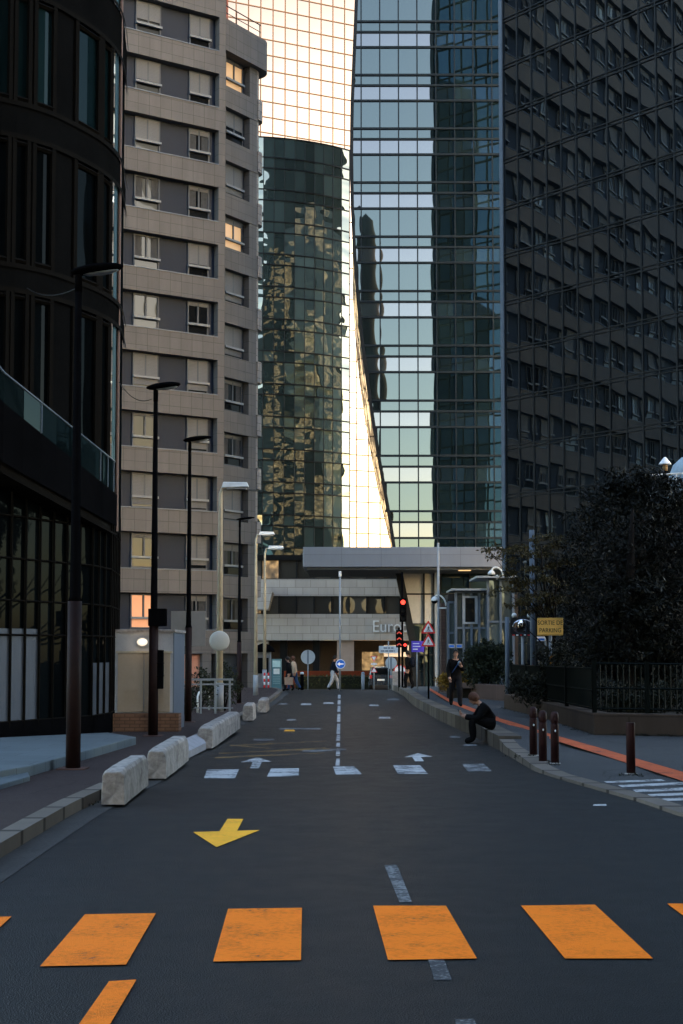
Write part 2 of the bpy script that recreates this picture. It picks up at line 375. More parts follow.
def mark(name, polys, m, lift=.006, off=0., parent=road):
    b = MB()
    for P in polys:
        Q = [G(*p, off) for p in P]
        # split long quads along the street so they follow its profile
        if len(Q) == 4:
            for i in range(12):
                t0, t1 = i/12, (i+1)/12
                a, d = Q[0].lerp(Q[3], t0), Q[0].lerp(Q[3], t1); bb, c = Q[1].lerp(Q[2], t0), Q[1].lerp(Q[2], t1)
                f = [(p.x, p.y, RZ(p.y)+(off(p.y) if callable(off) else off)+lift) for p in (a, bb, c, d)]
                b.face(f)
        else: b.face([(p.x, p.y, RZ(p.y)+(off(p.y) if callable(off) else off)+lift) for p in Q])
    for i, f in enumerate(b.f):
        p = [Vector(b.v[k]) for k in f]
        nz = sum((p[k]-p[0]).cross(p[k+1]-p[0]).z for k in range(1, len(p)-1))
        if nz < 0: b.f[i] = f[::-1]
    return b.build(name, m, parent)
for P in ([(85, 916), (156, 915), (126, 967), (40, 968)], [(228, 910.5), (302, 909.5), (301, 962), (213, 963)], [(373, 907.5), (446, 907.5), (477, 961), (388, 961.5)],
          [(521, 907), (595, 906.5), (653, 960), (565, 960.5)], [(667, 905.5), (740, 905), (829, 959), (741, 960)], [(-58, 919), (11.5, 918.5), (-46, 971), (-133, 972)]):
    mark('crossing_stripe', [P], M['p_orange'], .008)
mark('orange_dash', [[(109, 983), (136.5, 982), (97, 1050), (60, 1055)]], M['p_orange'], .008)
mark('direction_arrow', [[(227.5, 819.6), (243.4, 819.6), (237, 832.2), (219, 833.2)], [(193, 833), (260, 831), (216.5, 848)]], M['p_yellow'], .008)
for P in ([(384, 866), (397, 866), (412, 903), (399.5, 903)], [(425, 950), (440, 950), (452, 981), (434.5, 981)], [(454, 1021), (474, 1021), (484, 1046), (464, 1046)]):
    mark('lane_dash', [P], M['p_worn'], .004)
for P in ([(207, 770), (239, 769.5), (235, 778.5), (204, 778.5)], [(271, 769), (299, 768.5), (298.5, 776.5), (267, 777)], [(333, 767), (354, 766.5), (362, 774.5), (336, 775)],
          [(393, 765.5), (420, 765.5), (428, 774), (398, 774)]):
    mark('block_marking', [P], M['p_white'], .004)
mark('block_marking', [[(462, 764), (484, 764), (492, 771.5), (468, 772)]], M['p_worn'], .004)
mark('direction_arrow', [[(250, 768.5), (259, 768.5), (262, 762), (253, 762)], [(241, 762.5), (257, 757.5), (271.5, 762)]], M['p_white'], .004)
mark('direction_arrow', [[(415, 761.5), (424, 761.5), (420.5, 757), (412, 757)], [(404, 757.5), (418, 753.5), (433, 757)]], M['p_white'], .004)
for y0, y1 in ((766, 759), (756, 749), (747, 743), (741, 735), (734, 724), (722, 714), (712, 706), (704.5, 700), (698.5, 695)):
    mark('centre_dash', [[(336.2+(766-y1)*.025, y1), (339.6+(766-y1)*.014, y1), (339.6+(766-y0)*.014, y0), (335.4+(766-y0)*.035, y0)]], M['p_white'], .004)
mark('plate_row', [[(303, 750.6), (346, 748.9), (347, 750.4), (302, 752.4)]], M['p_worn'], .004)
for a, c in (((215, 758), (324, 753)), ((219, 753.4), (330, 749)), ((230, 745.5), (270, 748.5)), ((231, 746), (326, 741)), ((222, 753.5), (326, 748))):
    mark('hatch_line', [[(a[0], a[1]-.5), (c[0], c[1]-.4), (c[0], c[1]+.4), (a[0], a[1]+.5)]], M['p_oldyel'], .003)
for x, y, w_, m_ in ((306, 704.3, 9, 'p_white'), (328.5, 703.2, 9, 'p_white'), (374, 705.3, 8, 'p_white'), (384.6, 717.8, 10, 'p_white'), (291.5, 720, 8, 'p_worn'), (289.5, 730.7, 9, 'p_yellow'),
                     (264, 740, 20, 'p_worn'), (300, 729, 40, 'p_worn'), (393, 699.5, 10, 'p_worn'), (283, 704, 8, 'p_worn'), (600, 805.5, 12, 'p_white'), (455, 737, 9, 'p_worn'), (470, 745.5, 12, 'p_worn')):
    mark('paint_patch', [[(x-w_/2, y-.8), (x+w_/2, y-.8), (x+w_/2+1, y+.7), (x-w_/2-1, y+.8)]], M[m_], .004)
PW = [(430, 689.6, 1.2), (452, 702.6, 1.6), (491, 717.4, 2.0), (552, 737.8, 2.6), (608, 754.4, 3.3), (637, 763.5, 3.8), (683, 777.5, 4.6), (740, 794, 5.5)]
mark('path_line', [[(x0, y0-w0), (x1, y1-w1), (x1, y1+w1), (x0, y0+w0)] for (x0, y0, w0), (x1, y1, w1) in zip(PW, PW[1:])], M['p_path'], .014, HR)
q8 = lambda x, y: (500+x/3.732, 690+y/3.732)
for P in ([(388, 343), (600, 335), (620, 341), (400, 349)], [(440, 357), (760, 342), (760, 353), (455, 365)], [(495, 374), (760, 363), (760, 374), (508, 383)], [(550, 391), (760, 382), (760, 392), (562, 399)], [(600, 408), (760, 401), (760, 412), (612, 417)]):
    mark('zebra_stripe', [[q8(*p) for p in P]], M['p_white'], .006, HR)

# forecourt slab in front of the dark building
M['slab'] = tiles('forecourt_paving', (.095, .115, .125), 1.2, .6, .01, .6, .1, 'xy', .6, .5, .15)
P = [G(-60, 782, .26), G(30, 766.5, .26), G(136, 737.5, .26), G(108, 733, .26), G(-60, 741, .26)]
b = MB(); b.prism([(p.x, p.y) for p in P], -.3, lambda p: RZ(p[1])+.27)
tag(b.build('forecourt', M['slab'], bevel=.015), kind='structure')
P = [G(-60, 800, .2), G(10, 781, .2), G(30, 775.5, .2), G(27, 769, .2), G(-60, 783, .2)]
b = MB(); b.prism([(p.x, p.y) for p in P], -.3, lambda p: RZ(p[1])+.19)
tag(b.build('forecourt_step', M['slab'], bevel=.012), kind='structure')

# ================================================================== buildings
M['g_mirror'] = glass('sky_mirror_glass', (.073, .066, .066), (.006, .006, .006), .9, .0035, .004, .003, .35)
M['g_round'] = glass('green_tower_glass', (.16, .17, .15), (.055, .078, .072), .55, .002, .022, .085, .24, wz=2.4)
M['g_pale'] = glass('pale_blue_glass', (.071, .081, .079), (.010, .02, .022), .75, .0007, .004, .006, .22)
M['g_bright'] = glass('bright_band_glass', (.128, .124, .125), (.02, .036, .04), .75, .0007, .004, .006, .22)
M['g_blue'] = glass('deep_blue_glass', (.15, .25, .34), (.10, .20, .29), .5, .001, .004, .006, .3)
M['g_dark'] = glass('dark_curtain_glass', (.25, .315, .37), (.0032, .0048, .0062), .42, .0016, .009, .011, .30)
M['g_black'] = glass('black_glass', (.09, .10, .10), (.0025, .0035, .004), .03, .002, .004, .004, .5)
M['g_teal'] = glass('teal_glass', (.2, .26, .26), (.004, .010, .011), .03, .002, .003, .003, .5)
M['g_win'] = glass('window_glass', (.30, .34, .38), (.006, .007, .008), .009, .0015, .004, .002, .8)
M['g_shop'] = glass('office_glass', (.3, .28, .25), (.055, .05, .042), .05, .003, .005, .005, .5, lit=.12, lits=.06)
M['g_pav'] = glass('pavilion_glass', (.4, .46, .48), (.045, .055, .053), .06, .002, .004, .003, .5)
M['g_sky'] = glass('painted_sky_glass', (.62, .78, .9), (.14, .18, .21), .02, .0015, .004, .002, .8)  # pale body colour stands in for sky reflected in the panes
M['mull_dark'] = rough('dark_mullion', (.008, .009, .010), .5, .2, 3, spec=.15)
M['mull_blue'] = rough('blue_grey_mullion', (.005, .009, .013), .5, .2, 3, spec=.15)
M['mull_tan'] = rough('tan_mullion', (.052, .025, .011), .5, .2, 3)
M['mull_deep'] = rough('deep_blue_mullion', (.006, .012, .018), .5, .2, 3, spec=.15)

# ---- mirror facade tower far behind (face turned a little to the right)
def curtain(root, xs, zs, matf, mull, vw, hw, depth=.06, rowname='glazing_row', ztop=None, off=0., hzs=None):
    """flat curtain wall in local x/z, face towards -y; one mesh of panes per storey row"""
    for j in range(len(zs)-1):
        b = MB()
        for i in range(len(xs)-1): b.pane((xs[i], off, zs[j]), (xs[i+1], off, zs[j]), (xs[i+1], off, zs[j+1]), (xs[i], off, zs[j+1]))
        b.build(rowname, matf(j), root)
    b = MB()
    for x in xs: b.box(x-vw/2, off-depth, zs[0], x+vw/2, off+.03, zs[-1])
    b.build('mullion', mull, root)
    b = MB()
    for z in (hzs or zs): b.box(xs[0], off-depth*1.15, z-hw/2, xs[-1], off+.035, z+hw/2)
    b.build('transom', mull, root)
PHI = R_(24)
tD = thing('mirror_tower', 'tall tower whose mirror facade shines with bright evening sky behind the end of the street', 'office tower', (V(300, 600, 152).x, 152, -1), PHI)
xs = [-26+1.42*i for i in range(36)]; zs = [1.72*j for j in range(60)]
for j0 in range(0, 59, 2):
    b = MB()
    for j in (j0, j0+1):
        if j+1 < len(zs):
            for i in range(len(xs)-1): b.pane((xs[i], 0, zs[j]), (xs[i+1], 0, zs[j]), (xs[i+1], 0, zs[j+1]), (xs[i], 0, zs[j+1]))
    b.build('glazing_row', M['g_mirror'], tD)
b = MB(); [b.box(x-.05, -.05, 0, x+.05, .03, zs[-1]) for x in xs]; b.build('mullion', M['mull_tan'], tD)
b = MB(); [b.box(xs[0], -.06, z-.055, xs[-1], .035, z+.055) for z in zs]; b.build('transom', M['mull_tan'], tD)
b = MB(); b.box(xs[0], .2, 0, xs[-1], 9, zs[-1]-.1); b.build('tower_body', M['dark_wall'], tD)

# ---- round glass tower, a solid stand-in for a reflection in the mirror facade
cxC, cyC, RC = -9.5, 144.0, 16.0
tC = thing('reflection_tower', 'dark green round glass tower with gold reflections, standing in for one mirrored in the facade behind, beside the grey apartment block', 'office tower', (cxC, cyC, -1), 0)
nC = 20; a0, a1 = R_(240), R_(309.9)
pt = lambda a, r=RC: (r*math.cos(a), r*math.sin(a))
angs = [a0+(a1-a0)*i/nC for i in range(nC+1)]
hC = V(300, 144, 130).z+1
zs = []; z = 0.; k = 0
while z < hC: zs.append(z); z += (2.0, 1.0)[k % 2]; k += 1
zs.append(hC)
for j0 in range(0, len(zs)-1, 2):
    b = MB()
    for j in (j0, j0+1):
        if j+1 >= len(zs): continue
        for a, c in zip(angs, angs[1:]):
            p, q = pt(a), pt(c); b.pane((*p, zs[j]), (*q, zs[j]), (*q, zs[j+1]), (*p, zs[j+1]))
    b.build('glazing_row', M['g_round'], tC)
b = MB()
for a in angs: b.tube([(*pt(a, RC+.02), 0), (*pt(a, RC+.02), hC)], .035, 4)
for z in zs:
    for a, c in zip(angs, angs[1:]):
        p, q, p2, q2 = pt(a, RC-.05), pt(c, RC-.05), pt(a, RC+.07), pt(c, RC+.07)
        b.hexa([(*p, z-.05), (*q, z-.05), (*q2, z-.05), (*p2, z-.05), (*p, z+.05), (*q, z+.05), (*q2, z+.05), (*p2, z+.05)])
b.build('mullion_lattice', M['mull_dark'], tC)
b = MB(); b.prism([pt(a, RC-.25) for a in angs]+[(9.5, -8), (-7, -8)], 0, hC-.05); b.build('tower_body', M['dark_wall'], tC)

# ---- pale blue tower with the sweeping left edge
YE = 98.
EDGE = [(0, 357), (60, 354.5), (110, 352.5), (160, 352), (215, 353), (260, 355.5), (300, 358.6), (340, 362.5), (385, 368.5), (430, 375), (470, 381.5), (505, 388), (549, 395)]
EZ = sorted((V(x, y, YE).z, V(x, y, YE).x) for y, x in EDGE)
def ex(z):
    if z > EZ[-1][0]: return EZ[-1][1]+(z-EZ[-1][0])*.03
    return _lin(EZ, z)
tE = thing('curved_edge_tower', 'pale blue glass tower with a sweeping curved left edge above the white canopy', 'office tower', (0, YE, 0), 0)
xr = 13.2; col0 = V(361.5, 400, YE).x; cw = 1.315
cols = [col0+cw*i for i in range(-2, 11) if col0+cw*i < xr]+[xr]
zb = V(400, 547, YE).z-.3
rows = []; k = 0; base = V(400, 538, YE).z
st = 3.86; zt = 66
z = base-3*st
while z < zt:
    rows += [(z, z+1.1, 0), (z+1.1, z+1.86, 1), (z+1.86, z+st, 2)]; z += st
EM = [M['g_bright'], M['g_pale'], M['g_pale']]
mvb = MB(); mhb = mvb; eb = MB()
rows = [r for r in rows if r[1] > zb]
for z0, z1, ty in rows:
    z0 = max(z0, zb); le = ex((z0+z1)/2); b = MB(); cs = [le]+[c for c in cols if c > le+.15]
    for a, c in zip(cs, cs[1:]): b.pane((a, 0, z0), (c, 0, z0), (c, 0, z1), (a, 0, z1))
    b.build('glazing_row', EM[ty], tE)
    for c in cs: mvb.box(c-.05, -.07, z0, c+.035, .03, z1)
    mhb.box(le-.1, -.10, z0-.07, xr, .035, z0+.07)
    lo, hi = ex(z0), ex(z1)
    eb.hexa([(lo-.16, -.12, z0), (lo+.08, -.12, z0), (lo+.08, .8, z0), (lo-.10, .8, z0), (hi-.16, -.12, z1), (hi+.08, -.12, z1), (hi+.08, .8, z1), (hi-.10, .8, z1)])
mvb.build('mullion_lattice', M['mull_blue'], tE); eb.build('edge_frame', M['mull_dark'], tE)
b = MB()
for z0, z1, ty in rows: b.hexa([(ex(z0)+.05, .25, z0), (xr, .25, z0), (xr+1, 29, z0), (ex(z0)*1.33+.1, 29, z0), (ex(z1)+.05, .25, z1), (xr, .25, z1), (xr+1, 29, z1), (ex(z1)*1.33+.1, 29, z1)])
b.build('tower_body', M['dark_wall'], tE)
# flank towards the round tower: glowing panes added only to mirror gold into it
M['g_glow'] = glass('gold_glow_glass', (.3, .3, .28), (.02, .022, .02), .3, .001, .004, .004, .4, lit=.34, litc=(1, .70, .36), lits=.32)
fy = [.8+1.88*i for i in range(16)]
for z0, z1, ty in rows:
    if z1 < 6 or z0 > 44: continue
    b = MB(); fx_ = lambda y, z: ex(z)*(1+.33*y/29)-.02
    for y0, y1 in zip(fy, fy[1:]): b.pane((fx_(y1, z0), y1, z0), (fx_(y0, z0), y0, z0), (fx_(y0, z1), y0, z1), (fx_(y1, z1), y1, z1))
    b.build('flank_glow_row', M['g_glow'], tE)
for z0, z1, ty in rows:  # same added glow on the back face, for the gold reflections
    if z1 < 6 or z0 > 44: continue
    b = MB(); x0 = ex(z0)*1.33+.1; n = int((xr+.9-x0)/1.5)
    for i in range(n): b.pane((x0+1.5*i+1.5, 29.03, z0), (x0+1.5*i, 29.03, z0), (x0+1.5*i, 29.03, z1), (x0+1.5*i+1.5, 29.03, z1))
    b.build('back_glow_row', M['g_glow'], tE)
# lower part: leaning strut and glass lobby wall
sA, sB = V(394, 549, YE), V(413.5, 645, YE); sC = V(418, 690, YE); sC.z = -1.2
b = MB(); ps = [sA, sB, sC]
for p, q in zip(ps, ps[1:]):
    b.hexa([(q.x-.25, -.25, q.z), (q.x+.25, -.25, q.z), (q.x+.25, .3, q.z), (q.x-.25, .3, q.z), (p.x-.25, -.25, p.z), (p.x+.25, -.25, p.z), (p.x+.25, .3, p.z), (p.x-.25, .3, p.z)])
b.build('leaning_strut', M['mull_dark'], tE)
M['lob_pale'] = rough('lobby_panel', (.30, .31, .31), .35, .12, .5)
M['lob_dark'] = glass('lobby_glass', (.3, .36, .36), (.012, .02, .021), .12, .002, .003, .003, .4)
zz = [-1.2, V(0, 655, YE).z, V(0, 624, YE).z, V(0, 594, YE).z, V(0, 566, YE).z]
cxs = [V(p, 600, YE).x for p in (397, 424, 434, 440.5, 470, 500)]+[xr]
lx = lambda z: (sA.x+(sB.x-sA.x)*(sA.z-z)/(sA.z-sB.z)) if z > sB.z else sB.x+(sC.x-sB.x)*(sB.z-z)/(sB.z-sC.z)
for j in range(4):
    z0, z1 = zz[j], zz[j+1]
    for kind in (0, 1):
        b = MB()
        for i in range(len(cxs)-1):
            if (i < 3 and j >= 2) != (kind == 0): continue
            l0, l1 = max(cxs[i], lx(z0)), max(cxs[i], lx(z1))
            if cxs[i+1] <= max(l0, l1): continue
            b.pane((l0, .1, z0), (cxs[i+1], .1, z0), (cxs[i+1], .1, z1), (l1, .1, z1))
        if b.v: b.build('lobby_panel', M['lob_pale'] if kind == 0 else M['lob_dark'], tE)
b = MB()
for c in cxs[1:]: b.box(c-.05, 0, max(-1.2, -1.2), c+.05, .15, zz[-1])
for z in zz[1:-1]: b.box(lx(z), .01, z-.05, xr, .16, z+.05)
b.build('lobby_frame', M['mull_dark'], tE)
b = MB(); b.box(sC.x+.3, 2.5, -1.2, xr, 13.6, zz[-1]+.3); b.build('lobby_body', M['dark_wall'], tE)

# ---- white canopy slab
zc0, zc1 = V(0, 567, 93).z, V(0, 547, 93).z
tN = thing('entrance_canopy', 'long pale canopy slab across the street end above the stone podium', 'canopy', (0, 93, 0))
xa, xb = V(303, 557, 93).x, V(510, 557, 93).x
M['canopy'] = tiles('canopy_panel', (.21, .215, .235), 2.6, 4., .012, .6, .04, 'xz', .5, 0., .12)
b = MB(); b.box(xa, 0, zc0, xb, 4.6, zc1); b.build('fascia', M['canopy'], tN, bevel=.03)
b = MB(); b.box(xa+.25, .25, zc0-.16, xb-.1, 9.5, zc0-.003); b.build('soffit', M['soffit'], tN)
b = MB(); p = V(468, 571, 92.4); b.box(p.x-.5, .6, zc0-.2, p.x+.3, 1.0, zc0-.163); b.build('downlight', emit('warm_downlight', (1, .6, .25), .16), tN)
b = MB()
for px in (436.5,): p = V(px, 600, 96); b.box(p.x-.12, 2.9, -1.2, p.x+.12, 3.14, zc0-.163)
b.build('column', M['grey_metal'], tN)

# ---- stone podium with the lettering
YG = 115.
M['stone_g'] = tiles('podium_stone', (.40, .36, .32), 1.25, .62, .02, .6, .07, 'xz', .8, .5, .2)
tG = thing('stone_podium', 'low beige stone podium building with window bands and raised lettering at the street end', 'building', (0, YG, 0))
gx0, gx1 = -15., V(418, 600, YG).x+4
gz = lambda y: V(300, y, YG).z
z_top, z_w1, z_s1, z_w2, z_s2, z_bot = gz(560), gz(579), gz(596), gz(614), gz(640), -1.2
b = MB(); b.box(gx0, 0, z_s1, gx1, 7, z_w1); b.box(gx0, 0, z_s2, gx1, 7, z_w2); b.box(gx0, -.12, z_s2-.02, gx1, -.003, z_s2+.3); b.build('stone_band', M['stone_g'], tG)
for zz0, zz1 in ((z_w1, z_top), (z_w2, z_s1)):
    b = MB(); xs = [gx0+1.42*i for i in range(40) if gx0+1.42*i < gx1]
    for i in range(len(xs)-1): b.pane((xs[i], .18, zz0), (xs[i+1], .18, zz0), (xs[i+1], .18, zz1), (xs[i], .18, zz1))
    b.build('window_band', M['g_shop'], tG)
    b = MB(); [b.box(x-.05, .06, zz0, x+.05, .24, zz1) for x in xs]; b.box(xs[0], .08, zz0-.04, xs[-1], .22, zz0+.05); b.box(xs[0], .08, zz1-.05, xs[-1], .22, zz1+.04); b.build('window_lattice', M['mull_dark'], tG)
b = MB(); b.box(gx0, .3, z_w1, gx1, 7, z_top); b.box(gx0, -.1, z_top, gx1, 7, z_top+.4); b.build('upper_body', M['dark_wall'], tG)
pb = MB(); pc = [V(337, 660, YG).x, V(354, 660, YG).x]
pb.box(pc[0], .2, z_bot, pc[1], 1.5, z_s2-.005); pb.build('pillar', rough('pink_stone', (.36, .27, .22), .8, .15, 2), tG)
pb = MB(); p = V(262, 660, YG).x; pb.box(p-.7, .2, z_bot, p+.5, 1.5, z_s2-.005); pb.build('pillar', M['stone_g'], tG)
for px in (283, 316): 
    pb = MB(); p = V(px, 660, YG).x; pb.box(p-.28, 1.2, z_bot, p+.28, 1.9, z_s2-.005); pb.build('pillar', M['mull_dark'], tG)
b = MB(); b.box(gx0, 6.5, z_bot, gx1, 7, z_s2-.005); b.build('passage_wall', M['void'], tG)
b = MB(); b.box(V(384, 660, YG+5).x, 5.2, gz(657), V(409, 660, YG+5).x, 5.3, gz(645)); b.build('lit_shopfront', emit('shop_light', (1, .85, .7), .045), tG)
b = MB(); b.box(V(362, 660, YG+5).x, 5.2, gz(670)-.1, V(384, 660, YG+5).x, 5.3, gz(652)); b.build('shop_window', M['g_shop'], tG)
text('lettering', 'Europlaza', 1.36, M['white'], tG, (V(372, 627, YG).x, -.08, gz(627.5)+.05), ext=.05, ax='LEFT', sx=.9)
b = MB(); a = V(266, 585, YG-2); c = V(273, 610, YG-2)
b.extrude_y([(a.x-1, a.z), (a.x+.55, a.z-.6), (c.x-.35, c.z), (a.x-1, c.z)], -3, -.2); b.build('stone_bracket', M['stone_g'], tG)
# orange seats / screens glowing red behind the hedge
# ---- dark grid tower on the right
cF = V(506, 650, 71.5); aF = math.atan2(-.76, .65)
tF = thing('dark_grid_tower', 'dark glass tower with slanting grid lines that mirrors the apartment block opposite', 'office tower', (cF.x, 71.5, -.4), aF)
xs = [.1+.955*i for i in range(33)]; zs = [9.9-2.46*4+2.46*j for j in range(30)]
curtain(tF, xs, zs, lambda j: M['g_dark'], M['mull_dark'], .075, .05, .05, hzs=[z+d for z in zs for d in (-.09, .09)])
b = MB(); b.box(.1, .35, 0, xs[-1], 19.6, zs[-1]-.1); b.build('tower_body', M['dark_wall'], tF)
b = MB(); b.box(-.12, -.12, 0, .1, .25, zs[-1]); b.build('corner_trim', M['steel_blue'], tF)
ys = [.3+1.38*i for i in range(15)]; zz = []
z = .1
while z < zs[-1]: zz += [z, z+1.2]; z += 3.7
for j in range(0, len(zz)-1):
    b = MB()
    for i in range(len(ys)-1): b.pane((0, ys[i+1], zz[j]), (0, ys[i], zz[j]), (0, ys[i], zz[j+1]), (0, ys[i+1], zz[j+1]))
    b.build('side_glazing_row', M['g_blue'], tF)
b = MB()
for y in ys: b.box(-.09, y-.06, 0, .02, y+.06, zz[-1])
for z in zz: b.box(-.1, ys[0], z-.07, .03, ys[-1], z+.07)
b.build('side_mullion', M['mull_deep'], tF)

# ---- apartment block
M['stone_b'] = tiles('apartment_cladding', (.088, .0845, .082), .62, .585, .012, .55, .05, 'xz', .75, 0., .25)
M['stone_r'] = tiles('ribbed_cladding', (.20, .18, .165), .5, .42, .02, .5, .10, 'rz', .75, .5, .2)
M['slate'] = rough('slate_blue_panel', (.0105, .0155, .026), .6, .12, 1.2)
M['shutter'] = tiles('roller_shutter', (.095, .10, .105), 9., .07, .006, .6, .02, 'xz', .6, 0., .2)
M['wframe'] = rough('window_frame_paint', (.05, .058, .068), .5, .1, 3)
M['sill'] = rough('sill_bar_paint', (.13, .145, .155), .45, .1, 3)
M['curtain'] = rough('curtain_cloth', (.038, .040, .042), .9, .35, 6)
M['warmwin'] = emit('warm_curtain_light', (1, .42, .2), .036)
M['goldwin'] = emit('gold_window_glow', (1, .62, .3), .026)
ST, Z0 = 3.02, 2.75
aB = math.atan2(.538, .846); P1 = V(222, 600, 72.8)
tB = thing('apartment_block', 'tall grey beige apartment block with slate window bands and roller shutters', 'apartment building', (P1.x, 72.8, 0), aB)
NB = 19; XW = -36.
rng = random.Random(3)
for k in range(NB):
    z = Z0+ST*k
    b = MB(); b.box(XW, -.12, z-1.17, -.38, .7, z); b.build('spandrel', M['stone_b'], tB)
    b = MB(); b.box(XW, -.16, z, -.385, .32, z+.05); b.build('ledge', M['steel_blue'], tB)
b = MB(); b.box(-.38, -.12, -1, 0, 3.4, Z0+ST*NB); b.build('corner_pier', M['stone_b'], tB)
b = MB(); b.box(XW, .34, -1, -.39, 9., Z0+ST*NB); b.build('recessed_wall', M['slate'], tB)
def window(root, x0, x1, z0, z1, y, sh, warm=None, curtain=False, double=True):
    """frame (part) with pane, shutter, curtain and sill bar (sub-parts); sh = share closed by the shutter"""
    f = MB(); t = .07
    f.box(x0, y-.06, z0, x0+t, y+.02, z1); f.box(x1-t, y-.06, z0, x1, y+.02, z1); f.box(x0+t, y-.06, z0, x1-t, y+.02, z0+t); f.box(x0+t, y-.06, z1-t, x1-t, y+.02, z1)
    zm = z0+.52
    f.box(x0+t, y-.06, zm-.03, x1-t, y+.02, zm+.03)
    if double: f.box((x0+x1)/2-.045, y-.058, zm+.03, (x0+x1)/2+.045, y+.02, z1-t)
    w = f.build('window', M['wframe'], root)
    p = MB(); xm = (x0+x1)/2
    p.pane((x0+t, y, zm+.03), (xm-.045, y, zm+.03), (xm-.045, y, z1-t), (x0+t, y, z1-t)); p.pane((xm+.045, y, zm+.03), (x1-t, y, zm+.03), (x1-t, y, z1-t), (xm+.045, y, z1-t))
    p.pane((x0+t, y, z0+t), (x1-t, y, z0+t), (x1-t, y, zm-.03), (x0+t, y, zm-.03))
    p.build('pane', warm or M['g_win'], w)
    s = MB(); s.box(x0-.02, y-.20, zm-.05, x1+.02, y-.062, zm+.06); s.build('sill_bar', M['sill'], w)
    if sh > 0:
        zs_ = z1-t-(z1-t-z0-t)*sh; s = MB(); s.box(x0+.03, y-.055, zs_, x1-.03, y-.012, z1-.02); s.build('shutter', M['shutter'], w)
    if curtain:
        n = 10
        for (a, c) in ((x0+t, x0+t+.38), (x1-t-.38, x1-t)):
            s = MB()
            for i in range(n):
                u0, u1 = a+(c-a)*i/n, a+(c-a)*(i+1)/n; s.face([(u0, y-.006-.002*(i % 2), zm+.04), (u1, y-.006-.002*((i+1) % 2), zm+.04), (u1, y-.006-.002*((i+1) % 2), z1-t), (u0, y-.006-.002*(i % 2), z1-t)])
            s.build('curtain', M['curtain'], w)
    return w
SHUT = {(0, 10): .55, (0, 9): .62, (0, 8): .68, (0, 7): 0, (0, 6): 0, (0, 5): 0, (0, 4): .95, (0, 3): .05, (0, 2): .95, (0, 1): .1, (0, 0): 0,
      (1, 10): .62, (1, 9): .72, (1, 8): .15, (1, 7): .1, (1, 6): .62, (1, 5): .1, (1, 4): .95, (1, 3): .95, (1, 2): .96, (1, 1): .9, (1, 0): .15}
for k in range(NB-1):
    z = Z0+ST*k+.06; z1 = Z0+ST*(k+1)-1.17-.05
    mods = 0
    x = -.74
    while x > XW+4:
        sA_ = SHUT.get((1, k), rng.choice((0, .3, .6, .95))) if mods == 0 else rng.choice((0, 0, .1, .3, .6, .95))
        sB_ = SHUT.get((0, k), rng.choice((0, .3, .6, .95))) if mods == 0 else rng.choice((0, 0, .1, .3, .6, .95))
        if True:
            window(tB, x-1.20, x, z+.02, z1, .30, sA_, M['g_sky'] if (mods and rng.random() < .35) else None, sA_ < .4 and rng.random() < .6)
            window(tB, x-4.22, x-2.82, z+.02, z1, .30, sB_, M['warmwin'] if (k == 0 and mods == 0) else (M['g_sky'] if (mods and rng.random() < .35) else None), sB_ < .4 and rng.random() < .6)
        x -= 4.95; mods += 1
# second bay, set back and turned further
Q0 = V(221.5, 600, 75.6)
tBay = thing('setback_bay', '', '', (0, 0, 0)); bpy.data.objects.remove(tBay)
aB2 = math.atan2(.82, .58)
def bay_obj(mb, name, m, parent=None):
    """built in the bay's own axes, hung under the block"""
    o = mb.build(name, m, tB)
    o.matrix_parent_inverse = Matrix.Identity(4)
    Mw = Matrix.Translation((Q0.x, 75.6, 0)) @ Matrix.Rotation(aB2, 4, 'Z')
    Mp = Matrix.Translation((P1.x, 72.8, 0)) @ Matrix.Rotation(aB, 4, 'Z')
    o.matrix_local = Mp.inverted() @ Mw
    return o
def rounded(x1, r, y0, dep, n=8):
    """plan outline of the bay front: straight, then a rounded end turning back"""
    P = [(-1.2, y0)]+[(x1+r*math.sin(PI/2*i/n), y0+r-r*math.cos(PI/2*i/n)) for i in range(n+1)]+[(x1+r, dep), (-1.2, dep)]
    return P
NB2 = 11; ZT2 = 36.1
for k in range(NB2+1):
    z = Z0+ST*k-.05*k
    top = z
    b = MB(); b.prism(rounded(2.75, .55, -.04, 4.), z-1.17, z); bay_obj(b, 'bay_spandrel', M['stone_b'])
    if k >= 1:
        b = MB(); b.prism([(2.9, -.07)]+[(3.05+.62*math.sin(PI*i/10), .55-.62*math.cos(PI*i/10)) for i in range(11)]+[(2.9, 1.2)], z-1.05, z+.12); bay_obj(b, 'balcony_drum', M['stone_r'])
ztop_bay = Z0+ST*NB2-.05*NB2
b = MB(); b.box(2.22, 0, -1, 2.86, 4, ztop_bay); bay_obj(b, 'bay_pier', M['stone_b'])
b = MB(); b.prism([(2.86, .02)]+[(2.86+.55*math.sin(PI/2*i/6), .57-.55*math.cos(PI/2*i/6)) for i in range(7)]+[(3.41, 4), (2.86, 4)], -1, ztop_bay); bay_obj(b, 'ribbed_return', M['stone_r'])
b = MB(); b.box(-1.2, .4, -1, 2.22, 4, ztop_bay); bay_obj(b, 'bay_recess', M['slate'])
b = MB(); b.box(-.05, 0, -1, .16, .4, ztop_bay); bay_obj(b, 'bay_jamb', M['stone_b'])
b = MB(); b.prism(rounded(3.0, .9, -.35, 4.6), ztop_bay-1.2, ztop_bay+.55); bay_obj(b, 'rounded_cornice', M['stone_b'])
BS = {0: 0, 1: .2, 2: .97, 3: .1, 4: .1, 5: .95, 6: .96, 7: .15, 8: .95, 9: .5, 10: .1}
